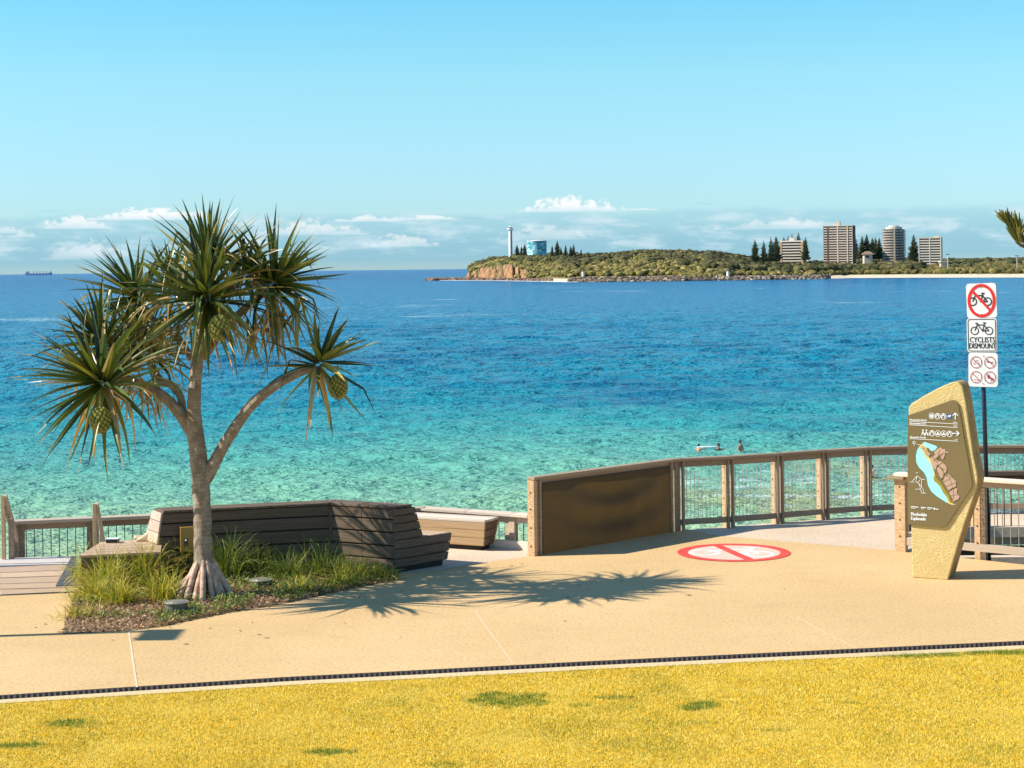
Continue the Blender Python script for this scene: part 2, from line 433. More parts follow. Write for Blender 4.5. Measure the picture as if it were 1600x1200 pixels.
def fast_mesh(name, verts, faces_n, idx, mat, cols=None, loc=(0, 0, 0), smooth=False):
    """numpy mesh: verts (N,3), faces all with faces_n corners, idx flat, cols per vertex (N,3)"""
    me = bpy.data.meshes.new(name); N = len(verts); nf = len(idx) // faces_n
    verts = verts - np.array(loc)
    me.vertices.add(N); me.vertices.foreach_set('co', verts.astype(np.float32).ravel())
    me.loops.add(len(idx)); me.loops.foreach_set('vertex_index', idx.astype(np.int32))
    me.polygons.add(nf); me.polygons.foreach_set('loop_start', (np.arange(nf) * faces_n).astype(np.int32))
    if smooth: me.polygons.foreach_set('use_smooth', np.ones(nf, bool))
    if cols is not None:
        ca = me.color_attributes.new('Col', 'FLOAT_COLOR', 'POINT')
        ca.data.foreach_set('color', np.hstack([cols, np.ones((N, 1))]).astype(np.float32).ravel())
    me.update(calc_edges=True); me.validate(); me.materials.append(mat)
    o = bpy.data.objects.new(name, me); C.objects.link(o); o.location = loc
    return o
rng = np.random.default_rng(7)
def vnoise(x, y, s, seed=0):
    """cheap smooth value noise in numpy"""
    r = np.random.default_rng(seed).random((64, 64)); x = x * s; y = y * s
    xi, yi = np.floor(x).astype(int), np.floor(y).astype(int); fx, fy = x - xi, y - yi
    fx = fx * fx * (3 - 2 * fx); fy = fy * fy * (3 - 2 * fy)
    g_ = lambda a, b: r[a % 64, b % 64]
    return (g_(xi, yi) * (1-fx) + g_(xi+1, yi) * fx) * (1-fy) + (g_(xi, yi+1) * (1-fx) + g_(xi+1, yi+1) * fx) * fy
def grass_lawn():
    N = 460000
    Y = 14.2 + rng.random(N) ** .9 * 6.2; X = (rng.random(N) * 2 - 1) * (Y * .32 + .4)
    ye = np.interp(X, [p.x for p in LK], [p.y for p in LK]) + rng.normal(0, .02, N)
    k = Y < ye; X, Y = X[k], Y[k]; N = len(X)
    # green patches
    gm = np.zeros(N)
    for (px, py, rx, ry) in ((798, 1093, .40, .30), (1090, 1103, .24, .17), (112, 1130, .26, .16), (900, 1101, .12, .08), (960, 1090, .2, .07), (1440, 1024, .5, .12), (1560, 1020, .5, .10), (1210, 1140, .12, .06), (515, 1175, .22, .10), (690, 1195, .2, .1), (1330, 1098, .12, .05), (40, 1165, .3, .1)):
        c = G(px, py); d = ((X - c.x) / rx) ** 2 + ((Y - c.y) / ry) ** 2
        gm = np.maximum(gm, np.clip(1.35 - d + (vnoise(X, Y, 9, 3) - .5) * 1.3, 0, 1) * (.95 if rx > .2 else .6))
    big = vnoise(X, Y, .8, 1) * .6 + vnoise(X, Y, 3.1, 2) * .4
    gm = np.maximum(gm, np.clip((big - .66) * 1.5, 0, .25))
    pick = rng.random(N) + (vnoise(X, Y, 14., 12) - .5) * .9 + (vnoise(X, Y, 30., 13) - .5) * .6
    yel = np.array([.86, .61, .05]); oliv = np.array([.46, .385, .028]); grn = np.array([.16, .24, .02]); straw = np.array([.94, .74, .16])
    col = np.where(pick[:, None] < .5, yel, np.where(pick[:, None] < .82, oliv, straw)) * (.8 + .4 * rng.random((N, 1)))
    col = col * (1 - gm[:, None]) + grn * gm[:, None] * (.7 + .8 * rng.random((N, 1)))
    h = (.014 + .017 * rng.random(N)) * (1 + .7 * gm); w = .0028 + .0022 * rng.random(N)
    a = rng.random(N) * 2 * np.pi; tilt = rng.random(N) * 1.15; ta = rng.random(N) * 2 * np.pi
    dx, dy = np.cos(a) * w, np.sin(a) * w
    tx, ty, tz = np.cos(ta) * np.sin(tilt) * h, np.sin(ta) * np.sin(tilt) * h, np.cos(tilt) * h
    z0 = -.008 + (vnoise(X, Y, 2.2, 9) - .5) * .012
    v = np.empty((N, 3, 3)); v[:, 0] = np.stack([X - dx, Y - dy, z0], 1); v[:, 1] = np.stack([X + dx, Y + dy, z0], 1)
    v[:, 2] = np.stack([X + tx, Y + ty, z0 + tz], 1)
    o = fast_mesh('grass', v.reshape(-1, 3), 3, np.arange(N * 3), M['blade'], np.repeat(col, 3, 0))
    stuff(o, 'short yellowed turf with a few greener patches in front of path', 'grass')
m, t, b = newmat('grass blade'); t.put(b.inputs['Base Color'], colattr(t)); b.inputs['Roughness'].default_value = .6
tr = t.n.new('ShaderNodeBsdfTranslucent'); t.put(tr.inputs[0], colattr(t)); mx = t.n.new('ShaderNodeMixShader'); mx.inputs[0].default_value = .3
t.l.new(b.outputs[0], mx.inputs[1]); t.l.new(tr.outputs[0], mx.inputs[2]); t.l.new(mx.outputs[0], m.node_tree.nodes['Material Output'].inputs[0])
M['blade'] = m
grass_lawn()

# boardwalk (pale deck) behind the path
bw = MB()
bw.prism([G(600, 899), G(735, 882.3), G(832, 868.8), G(1056, 832.3), G(1126, 837.8), G(1412, 861.3), V(5.9, 26.55, 0), V(6.4, 28.25, 0), V(8.4, 28.25, 0), V(16, 28.1, 0), V(16, 29.98, 0), V(6.3, 30.1, 0), V(2.48, 28.45, 0), V(.25, 26.6, 0), V(-.05, 27.0, 0), V(-1.45, 27.8, 0), V(-4.8, 27.0, 0), V(-4.8, 24.8, 0), V(-2.6, 25.3, 0)], (0, 0, -.25))
for v_i in range(len(bw.v)): bw.v[v_i] = (bw.v[v_i][0], bw.v[v_i][1], bw.v[v_i][2] - .004)
structure(bw.build('boardwalk', M['walk']))
ld = MB(); ld.prism([V(-12, 26.0, -.62), V(-4.9, 26.2, -.62), V(-1.6, 26.4, -.62), V(.2, 26.4, -.62), V(.25, 27.1, -.62), V(-1.4, 28.1, -.62), V(-12, 27.2, -.62)], (0, 0, -.2))
structure(ld.build('lower_deck', M['walk']))
# ledge along the seaward side of the boardwalk, left
lg = MB(); lg.beam(V(-1.45, 27.78, .05), V(.22, 26.72, .05), .12, .12); structure(lg.build('deck_edge', M['bright_wood'], bevel=.008))
# landing made of wide sleepers at far left
ROWS = [((-200, 935), (0, 931), (118, 925.5)), ((-200, 925), (0, 921.5), (118, 918.6)), ((-200, 907), (0, 903.8), (118, 900)), ((-200, 890), (0, 886.5), (118, 881.8)), ((-200, 880), (0, 875), (120, 868.5))]
dk = MB()
for i in range(4):
    n_, f__ = ROWS[i], ROWS[i + 1]
    for k in range(2):
        A, B = G(*n_[k]), G(*n_[k+1]); D, E = G(*f__[k]), G(*f__[k+1])
        g_ = .045 if i else .08
        nb = [0, 5, 5, 1][i] if i < 3 else 1
        if i == 3: continue
        nb = 1 if i == 0 else 2
        for q in range(nb):
            t0, t1 = q / nb, (q + 1) / nb - (.03 if q < nb - 1 else .0)
            a, b_, c_, d = A.lerp(D, t0), B.lerp(E, t0), B.lerp(E, t1), A.lerp(D, t1)
            if q == 0: a.y += g_; b_.y += g_
            a.x += .001 * k
            dk.hexa([p + V(0, 0, -.05) for p in (a, b_, c_, d)] + [p + V(0, 0, .004) for p in (a, b_, c_, d)])
land = thing('timber_landing', 'pale timber sleeper landing at top of beach stairs, beside the planter seat', 'landing', G(60, 905))
dk.build('sleeper', M['deck_wood'], land)
ug = MB(); ug.prism([G(-200, 935), G(118, 925.6), G(118, 869), G(-200, 880)], (0, 0, -.9)); 
for v_i in range(len(ug.v)): ug.v[v_i] = (ug.v[v_i][0], ug.v[v_i][1], ug.v[v_i][2] - .03)
ug.build('underframe', M['dark'], land)
tg = MB(); A, B, D, E = G(-200, 890), G(118, 881.8), G(-200, 880), G(120, 868.7)
A.y += .05; B.y += .05
tg.hexa([p + V(0, 0, -.04) for p in (A, B, E, D)] + [p + V(0, 0, .004) for p in (A, B, E, D)], col=(1, 1, 1))
nn = 75
for i in range(nn):
    a, b_ = A.lerp(B, (i+.5)/nn), D.lerp(E, (i+.5)/nn)
    tg.beam(a.lerp(b_, .12) + V(0, 0, .01), a.lerp(b_, .88) + V(0, 0, .01), .035, .012, col=(1.05, 1.05, 1.05))
M['tread'] = plain('pale ribbed tread plate', (.66, .60, .55), (.60, .52, .46), 8., .6)
tg.build('tread_strip', M['tread'], land)
M['plate'] = plain('dark landing patch', (.075, .065, .08), (.10, .09, .10), 9., .5)  # colour of the thin dark patch on the landing
sp_ = MB(); sp_.prism([p + V(0, 0, .018) for p in (G(87, 917), G(117, 916), G(118.5, 871), G(112, 871))], (0, 0, -.012)); sp_.build('dark_patch', M['plate'], land)  # thin dark polygon laid on the right end of the landing

# ------------------------------------------------------------------ planter bed
EDGE = [(97, 991), (150, 988), (200, 986), (255, 979), (300, 969), (360, 957), (430, 946), (500, 931), (560, 918), (625, 905)]
BACK = [(640, 893), (612, 885), (560, 868), (515, 862), (255, 873), (118, 880), (118, 926)]
bed = MB()
poly = [G(*p) for p in EDGE] + [V(-1.66, 24.85, 0), V(-2.6, 25.35, 0), V(-4.84, 24.75, 0), V(-4.84, 24.1, 0), G(118, 905), G(118, 926)]
bed.flat(poly, .006)
m, t, b = newmat('bark mulch'); p = posn(t)
v1 = t.voro(t.vmul(p, (1, 1.8, 1)), 26., out='Color'); n = t.noise(p, 14., 5, .7); n2 = t.noise(p, 3., 3)
c = t.mix(n, (.13, .07, .03), (.44, .27, .13)); c = t.mix(t.smooth(t.sep(v1)[0], .55, .9, 0., .7), c, (.50, .37, .24))
t.put(b.inputs['Base Color'], c); b.inputs['Roughness'].default_value = .95; t.put(b.inputs['Normal'], t.bump(t.math('ADD', n, t.sep(v1)[1]), 1., .03)); M['mulch'] = m
structure(bed.build('soil', M['mulch']))
polyxy = np.array([(p.x, p.y) for p in poly])
def inside(X, Y, P):
    r = np.zeros(len(X), bool); n = len(P); jx = n - 1
    for i in range(n):
        xi, yi, xj, yj = P[i][0], P[i][1], P[jx][0], P[jx][1]
        r ^= ((yi > Y) != (yj > Y)) & (X < (xj - xi) * (Y - yi) / (yj - yi + 1e-12) + xi); jx = i
    return r
def chips(N, sel, size, cols, name, label, cat, mat, h=.02, zt=.05, tilt=.5):
    X = rng.uniform(-6, -1.2, N); Y = rng.uniform(20.8, 25.5, N)
    k = inside(X, Y, polyxy) & sel(X, Y); X, Y = X[k], Y[k]; N = len(X)
    L = rng.uniform(*size, N); Wd = L * rng.uniform(.18, .4, N); a = rng.random(N) * np.pi * 2; tl = rng.normal(0, tilt, N)
    ax = np.stack([np.cos(a) * np.cos(tl), np.sin(a) * np.cos(tl), np.sin(tl)], 1); bxv = np.stack([-np.sin(a), np.cos(a), rng.normal(0, .4, N)], 1)
    c0 = np.stack([X, Y, rng.uniform(.01, zt, N)], 1)
    v = np.stack([c0 - ax * L[:, None] / 2, c0 + bxv * Wd[:, None] / 2, c0 + ax * L[:, None] / 2, c0 - bxv * Wd[:, None] / 2], 1)
    cc = np.array(cols)[rng.integers(0, len(cols), N)] * rng.uniform(.6, 1.25, (N, 1))
    o = fast_mesh(name, v.reshape(-1, 3), 4, np.arange(N * 4), mat, np.repeat(cc, 4, 0))
    return stuff(o, label, cat)
chips(52000, lambda X, Y: np.ones(len(X), bool), (.02, .075), [(.52, .32, .15), (.36, .21, .10), (.66, .48, .30), (.18, .09, .045)], 'mulch_chips', 'loose brown bark mulch and dry leaves covering the planter soil', 'mulch', M['blade'])
gc_edge = lambda X, Y: (X > -4.3) & (vnoise(X, Y, 3.1, 5) > .33) | (vnoise(X, Y, 2.2, 8) > .72)
chips(34000, gc_edge, (.03, .08), [(.16, .24, .03), (.24, .30, .05), (.10, .17, .02), (.36, .36, .08)], 'ground_cover_leaves', 'low green ground cover creeping along the planter edge right of tree', 'ground cover', M['blade'], zt=.10, tilt=.8)

def litter():
    N = 230; X = rng.uniform(-6.5, 7.5, N); Y = rng.uniform(20.2, 26, N); pl = [(p.x, p.y) for p in P_far + P_near]
    near = rng.random(N) < np.exp(-np.abs(X + 3.2) / 3.0); k = inside(X, Y, pl) & ~inside(X, Y, polyxy) & near; X, Y = X[k], Y[k]; N = len(X)
    a = rng.random(N) * 6.28; L = rng.uniform(.015, .05, N); W_ = L * rng.uniform(.25, .5, N); ca, sa = np.cos(a), np.sin(a); z = np.full(N, .006)
    v = np.stack([np.stack([X - ca * L, Y - sa * L, z], 1), np.stack([X + sa * W_, Y - ca * W_, z + .006], 1), np.stack([X + ca * L, Y + sa * L, z + .002], 1), np.stack([X - sa * W_, Y + ca * W_, z + .006], 1)], 1)
    c = np.array([(.30, .16, .07), (.45, .28, .12), (.16, .09, .05)])[rng.integers(0, 3, N)]
    stuff(fast_mesh('leaf_litter', v.reshape(-1, 3), 4, np.arange(N * 4), M['blade'], np.repeat(c, 4, 0)), 'scattered small brown dead leaves lying on the path', 'leaf litter')
litter()
# strappy leaves (shared by the tree's crown and the tussocks)
def strap(mb, p, d, L, w, droop, rnd, col, segs=8, kink=None, fold=.35, curl=0., tipcol=None):
    d = d.normalized(); side = d.cross(Vector((0, 0, 1)))
    if side.length < .05: side = Vector((math.cos(rnd.random()*6.28), math.sin(rnd.random()*6.28), 0))
    side.normalize(); side = Matrix.Rotation(rnd.uniform(-.7, .7), 3, d) @ side
    q = Vector(p); vv, uvs_ = [], []; sl = L / segs
    for i in range(segs + 1):
        t_ = i / segs
        ww = w * (min(1., .55 + t_ * 4) * (1 - t_ ** 1.7) + .0) / 2 + .0006
        up = side.cross(d).normalized()
        vv += [q - side * ww, q - up * ww * fold * 2 * (1 - .5 * t_), q + side * ww]
        d = d + Vector((0, 0, -1)) * droop * (t_ + .25) / segs * 2 + side * curl / segs
        if kink and abs(t_ - kink) < .5 / segs: d = Vector((d.x * .55, d.y * .55, -1.0))
        d.normalize(); side = (side - d * side.dot(d)).normalized(); q = q + d * sl
    fs, uv = [], []
    for i in range(segs):
        a = i * 3; t0, t1 = i / segs * L, (i + 1) / segs * L
        fs += [(a, a+1, a+4, a+3), (a+1, a+2, a+5, a+4)]
        uv += [[(t0, 0), (t0, .05), (t1, .05), (t1, 0)], [(t0, .05), (t0, .1), (t1, .1), (t1, .05)]]
    b = len(mb.v); mb.v += [tuple(x) for x in vv]
    for i, f in enumerate(fs):
        mb.f.append([b + k for k in f]); mb.uv.append(uv[i])
        mb.c.append(tipcol if (tipcol and i // 2 >= segs - 2) else col)

M['strap'] = leafmat('tussock leaf', .3, .5)
def tussock(px, py, n, L, spread, greens, label, seed, hspread=.12):
    rnd = random.Random(seed); c = G(px, py); c.z = .01
    th = thing('grass_tussock', label, 'tussock grass', c, 'strappy grass clumps in the planter')
    mb = MB()
    for i in range(n):
        a = rnd.random() * 6.283; r_ = abs(rnd.gauss(0, hspread)); p = c + V(math.cos(a) * r_, math.sin(a) * r_, 0)
        lean = abs(rnd.gauss(spread * .6, spread * .5)); a2 = a + rnd.gauss(0, .7)
        d = V(math.cos(a2) * math.sin(lean), math.sin(a2) * math.sin(lean), math.cos(lean))
        k = rnd.uniform(.7, 1.25); g_ = rnd.choice(greens)
        strap(mb, p, d, L * 1.28 * rnd.uniform(.55, 1.12), rnd.uniform(.007, .014), rnd.uniform(.5, 1.8), rnd, tuple(q * k for q in g_), segs=6, curl=rnd.uniform(-.4, .4), fold=.2)
    mb.build('blades', M['strap'], th)
YG = [(.48, .44, .05), (.62, .50, .07), (.28, .32, .03), (.74, .56, .14), (.18, .23, .02)]
DG = [(.07, .13, .014), (.11, .18, .02), (.045, .08, .012), (.20, .24, .035), (.32, .32, .07)]
T = [(185, 945, 320, .34, 1.0, YG, 'low golden clump at the front of the left grassy bed'), (150, 938, 300, .36, .9, YG, 'bushy yellow-green clump near the front left planter edge'), (300, 897, 260, .50, .6, YG, 'upright clump tucked behind left side of the stilt roots'),
     (375, 885, 300, .46, .6, DG, 'back row dark clump against the timber wall nearest the trunk'), (428, 886, 300, .42, .7, DG, 'back row dark clump against the middle of timber wall'), (482, 884, 300, .40, .8, DG, 'back row dark clump against timber wall near its corner'), (530, 915, 180, .30, 1.0, YG, 'front clump at the planter edge below the wall corner'), (470, 925, 150, .24, 1.1, YG, 'low front clump at the planter edge between rear light and wall corner'),
     (165, 925, 420, .50, .8, YG, 'bright yellow-green grassy clump under the low left end seat'),
     (225, 915, 480, .52, .7, YG, 'largest straw-tipped grassy clump directly left of the tree roots'),
     (255, 938, 300, .38, .9, YG, 'low spreading yellow-green clump behind the front garden light'),
     (270, 895, 220, .55, .6, YG, 'tall thin grassy clump beneath the yellow switch box'),
     (352, 905, 230, 0.56, .5, DG, 'tall upright grassy clump immediately right of the trunk base'),
     (400, 898, 230, 0.41, .7, DG, 'dark green clump behind the rear garden light'),
     (450, 905, 230, 0.38, .8, DG, 'dark green arching clump midway along the timber wall'),
     (500, 903, 230, 0.45, .8, DG, 'green clump with long stray blades before the wall corner'),
     (548, 905, 200, .36, 1.0, YG, 'drooping light green clump in front of the leaf shadows on the bench'),
     (592, 905, 150, .26, 1.1, YG, 'lowest drooping clump at pointed tip of the planter'),
     (122, 965, 130, .22, 1.0, YG, 'small pale clump at front left corner of the planter'),
     (138, 905, 200, .42, .9, YG, 'thin weeping clump spilling over the landing edge')]
for i, (a, b_, n_, L_, sp, cs, lab) in enumerate(T): tussock(a, b_, n_, L_, sp, cs, lab, 40 + i)

# garden uplights
def uplight(px, py, r, h, label):
    c = G(px, py); th = thing('garden_uplight', label, 'garden light', c, 'round garden lights in the planter')
    mb = MB(); mb.tube([c, c + V(0, 0, h * .8), c + V(0, 0, h)], [r * .86, r * .93, r], 22); mb.build('body', M['lightbody'], th, smooth=False, bevel=.006)
    mb = MB(); mb.tube([c + V(0, 0, h), c + V(0, 0, h + .012)], [r * 1.06, r * 1.04], 22); mb.build('lid', M['lightlid'], th, bevel=.004)
    mb = MB(); mb.tube([c + V(0, 0, h + .012), c + V(0, 0, h + .017)], [r * .72, r * .7], 20); mb.build('lens', M['lens'], th)
M['lightbody'] = plain('dull olive housing', (.10, .10, .07), (.16, .15, .11), 12., .6)
M['lightlid'] = plain('weathered lid', (.22, .20, .14), (.30, .27, .19), 18., .5, metallic=.2)
M['lens'] = plain('dusty lens', (.20, .20, .16), (.28, .26, .2), 18., .25)
uplight(276, 961, .145, .155, 'round olive garden light in the mulch in front of the tree roots')
uplight(408, 918, .15, .10, 'round garden light half hidden in the grass right of the tree')
# two pale stones
M['stone'] = plain('pale stone', (.62, .52, .42), (.45, .36, .28), 20., .8, .4)
for px, py, r, lab in ((299, 958, .065, 'pale rough stone beside the front garden light'), (339, 936, .075, 'smooth white stone resting against right side of the tree roots')):
    mb = MB(); c = G(px, py); mb.ball(c + V(0, 0, r * .4), (r * 1.2, r, r * .7), 12, 8, jit=.10, rnd=random.Random(px)); o = mb.build('stone', M['stone'], smooth=True, loc=c); tag(o, lab, 'stone')

# ------------------------------------------------------------------ pandanus tree
TB = G(319, 934); TY = TB.y
def tp(x, y, dy=0.): return at(x, y, TY + dy)
tree = thing('pandanus_tree', 'branching pandanus tree on stilt roots standing in the planter bed', 'tree', TB)
m, t, b = newmat('pandanus bark'); p = posn(t); uv = uvn(t)
rings_ = t.noise(t.vmul(uv, (24., 1.6, 1)), 1., 3, .6, 1.2); n = t.noise(p, 9., 5, .65); fine = t.noise(p, 55., 3, .6)
c = t.mix(t.smooth(n, .35, .65), (.50, .36, .24), (.84, .70, .52)); c = t.mix(t.smooth(rings_, .48, .6, 0., .75), c, (.22, .13, .07))
c = t.mix(t.smooth(fine, .55, .75, 0., .5), c, (.70, .58, .44))
t.put(b.inputs['Base Color'], c); b.inputs['Roughness'].default_value = .85
t.put(b.inputs['Normal'], t.bump(t.math('ADD', rings_, t.math('MULTIPLY', fine, .6)), 1., .035)); M['bark'] = m
M['root'] = plain('stilt root bark', (.62, .44, .33), (.40, .24, .16), 11., .85, .7, bd=.02)
def smooth_path(pts, rad, sub=6):
    """Catmull-Rom"""
    P = [pts[0] * 2 - pts[1]] + list(pts) + [pts[-1] * 2 - pts[-2]]; out, ro = [], []
    for i in range(1, len(P) - 2):
        for k in range(sub):
            t_ = k / sub; a, b_, c_, d = P[i-1], P[i], P[i+1], P[i+2]
            out.append(.5 * ((2*b_) + (c_-a)*t_ + (2*a-5*b_+4*c_-d)*t_*t_ + (3*b_-a-3*c_+d)*t_**3)); ro.append(rad[i-1] + (rad[i] - rad[i-1]) * t_)
    out.append(pts[-1]); ro.append(rad[-1]); return out, ro
px2m = TY / F
def limb(mb, pts, seed=0, n=16):
    rnd = random.Random(seed)
    P, Rr = smooth_path([tp(x, y, d) for x, y, d, r in pts], [r * .87 * px2m for x, y, d, r in pts], 8)
    Rr = [r * (1 + rnd.uniform(-.035, .035)) for r in Rr]; mb.tube(P, Rr, n)
tk = MB()
limb(tk, [(319, 905, 0, 14), (318, 882, 0, 17.5), (317, 855, 0, 16.5), (316, 800, 0, 16), (313, 750, 0, 16.5), (309, 705, 0, 15.5), (305, 676, 0, 15), (303, 640, 0, 12.5), (305, 600, .02, 11.5), (309, 560, .05, 11), (315, 525, 0, 11), (320, 488, -.12, 10.5), (324, 455, -.2, 8)], 1, 20)
tk.build('trunk', M['bark'], tree, smooth=True)
br = [[(316, 757, 0, 11), (327, 738, 0, 12.5), (343, 708, -.05, 10.5), (362, 676, -.1, 10), (392, 634, -.15, 9.5), (428, 604, -.2, 8.5), (462, 585, -.22, 7.5), (493, 572, -.25, 7)],
      [(308, 690, 0, 12), (296, 668, .03, 12), (280, 645, .05, 10.5), (262, 625, .08, 10), (243, 612, .05, 9.5), (222, 602, 0, 9), (195, 592, -.1, 8), (172, 584, -.2, 7)],
      [(293, 662, .12, 6), (286, 640, .14, 6.5), (281, 618, .14, 7), (268, 602, .16, 7), (250, 594, .2, 7), (238, 570, .7, 7), (228, 535, 1.1, 7)],
      [(318, 560, .1, 7), (345, 520, .25, 7.5), (385, 480, .4, 7), (415, 455, .45, 7)],
      [(300, 560, .15, 6.5), (270, 520, .35, 7), (222, 490, .8, 7)]]
for i, b_ in enumerate(br):
    mb = MB(); limb(mb, b_, 10 + i, 14); mb.build('branch', M['bark'], tree, smooth=True)
rr = random.Random(5)
for i in range(17):
    a = i / 17 * 2 * math.pi + rr.uniform(-.12, .12); c, s_ = math.cos(a), math.sin(a)
    top = tp(318.5, 880 + rr.uniform(-8, 8)); r0 = .09; r1 = .36 * rr.uniform(.86, 1.1)
    P = [top + V(c * r0, s_ * r0, .03), top + V(c * (r0 + .06), s_ * (r0 + .06), -.08), V(TB.x + c * (r1 * .72), TB.y + s_ * r1 * .72, .17), V(TB.x + c * r1, TB.y + s_ * r1, -.04)]
    k = rr.uniform(.9, 1.15); P, Rr = smooth_path(P, [.030 * k, .034 * k, .036 * k, .044 * k], 5)
    mb = MB(); mb.tube(P, [q * (1 + rr.uniform(-.05, .05)) for q in Rr], 10); mb.build('prop_root', M['root'] if 'root' in M else M['bark'], tree, smooth=True)
M['leaf'] = leafmat('pandanus leaf', .12, .34, .5)
GREEN = [(.055, .095, .014), (.085, .13, .018), (.03, .055, .012), (.15, .19, .025), (.06, .10, .02), (.024, .04, .014)]
OLIVE = [(.26, .25, .045), (.36, .31, .08), (.15, .16, .03)]
DEAD = [(.42, .27, .10), (.52, .36, .16), (.30, .18, .08), (.58, .44, .24)]
def rosette(x, y, dy, axis, n, L, w, seed, th0=.12, th1=1.9, dead=.08, kinks=.12, droopk=1.):
    rnd = random.Random(seed); c = tp(x, y, dy); ax = Vector(axis).normalized()
    e1 = ax.orthogonal().normalized(); e2 = ax.cross(e1); mb = MB()
    for i in range(n):
        f_ = (i + .5) / n; ph = i * 2.39996 + rnd.uniform(-.25, .25)
        th = th0 + (th1 - th0) * f_ ** .85 + rnd.gauss(0, .09)
        d = ax * math.cos(th) + (e1 * math.cos(ph) + e2 * math.sin(ph)) * math.sin(th)
        isd = f_ > .72 and rnd.random() < dead * 3.2 or rnd.random() < dead * .25
        col = rnd.choice(DEAD) if isd else (rnd.choice(OLIVE) if rnd.random() < .12 + .25 * f_ else rnd.choice(GREEN))
        k = rnd.uniform(.8, 1.2); col = tuple(q * k for q in col)
        p = c + ax * (.10 * (1 - f_)) - ax * .12 * f_ + (d - ax * d.dot(ax)) * .035
        LL = L * (.72 + .38 * math.sin(min(1, f_ * 1.5) * 1.57)) * rnd.uniform(.85, 1.12)
        strap(mb, p, d, LL, w * 1.14 * rnd.uniform(.8, 1.15), droopk * rnd.uniform(.15, .7) * (.5 + f_) + (.5 if isd else 0), rnd, col, 10,
              kink=rnd.choice((.45, .6, .7)) if rnd.random() < kinks * (.4 + f_) else None, fold=.42, curl=rnd.uniform(-.35, .35), tipcol=rnd.choice(DEAD) if rnd.random() < .3 else None)
    mb.build('leaf_rosette', M['leaf'], tree)
rosette(322, 462, -.42, (.0, -.62, .78), 92, 1.0, .074, 1, .1, 1.95, droopk=.5)
rosette(157, 596, -.75, (-.55, -.38, .60), 98, 1.10, .070, 2, .1, 2.15, droopk=.75)
rosette(160, 535, .05, (-.65, -.2, .7), 54, .88, .066, 22, .1, 1.7, droopk=.6)
rosette(215, 462, .85, (-.6, .1, .75), 60, .98, .066, 3, .1, 1.8, droopk=.6)
rosette(226, 545, 1.25, (-.1, -.1, .9), 74, .95, .062, 4, .1, 2.0, .12, droopk=.8)
rosette(212, 530, .5, (-.2, -.3, .85), 44, .95, .06, 14, .1, 2.0, .12, droopk=.7)
rosette(326, 412, .18, (.02, .1, 1.), 52, .92, .066, 5, .05, 1.25, .08, .2, droopk=.5)
rosette(428, 440, .3, (.75, -.05, .6), 84, .98, .07, 6, .1, 2.0, .22, .25, droopk=.5)
rosette(385, 425, -.05, (.25, -.3, .9), 40, .78, .058, 7, .2, 2.0, .35, .35)
rosette(500, 566, -.28, (.62, -.3, .65), 38, .86, .07, 8, .15, 2.4, .05, .15, droopk=.7)
rosette(270, 455, .2, (-.1, .1, .95), 46, .86, .056, 9, .2, 1.9, .3, .35)
# hanging dead skirts
mb = MB(); rd = random.Random(77)
for (x, y, dy, n, sp) in ((400, 495, .1, 44, 45), (250, 500, .15, 30, 45), (205, 600, -.1, 26, 40), (330, 490, .05, 26, 35), (440, 480, .15, 22, 35)):
    for i in range(n):
        p = tp(x + rd.uniform(-sp, sp), y + rd.uniform(-20, 20), dy + rd.uniform(-.25, .25)); a = rd.random() * 6.28
        d = V(math.cos(a) * .8, math.sin(a) * .8, -rd.uniform(.1, 1.6)); k = rd.uniform(.6, 1.1)
        strap(mb, p, d, rd.uniform(.45, .85), .045, rd.uniform(.5, 1.6), rd, tuple(q * k for q in rd.choice(DEAD + OLIVE)), 7, curl=rd.uniform(-.8, .8), kink=rd.choice((None, .3, .5)))
o = mb.build('dead_leaf_skirt', M['leaf'], tree); o['label'] = 'brown dead leaves hanging under the green heads'
# fruits
M['fruit'] = plain('green knobbly fruit', (.26, .24, .035), (.16, .17, .03), 14., .5, .2)
for (x, y, r, dy, lab) in ((343, 512, 15.5, -.85, 0), (157, 656, 16, -1.10, 0), (528, 604, 15, -.35, 0)):
    c = tp(x, y, dy); mb = MB(); R_ = r * px2m; mb.ball(c, (R_ * .82, R_ * .82, R_ * 1.05), 14, 10, col=(.5, .5, .5)); N = 95
    for i in range(N):
        z = 1 - 2 * (i + .5) / N; a = i * 2.39996; s_ = math.sqrt(1 - z * z); k = random.Random(i).uniform(.8, 1.25)
        mb.ball(c + V(s_ * math.cos(a) * R_ * .9, s_ * math.sin(a) * R_ * .9, z * R_ * 1.16), R_ * .19, 6, 5, col=(k, k, k * .8))
    mb.tube([c + V(0, 0, R_), c + V(0, 0, R_ * 2.2)], .012, 6)
    mb.build('fruit', M['fruit_c'] if 'fruit_c' in M else M['fruit'], tree)

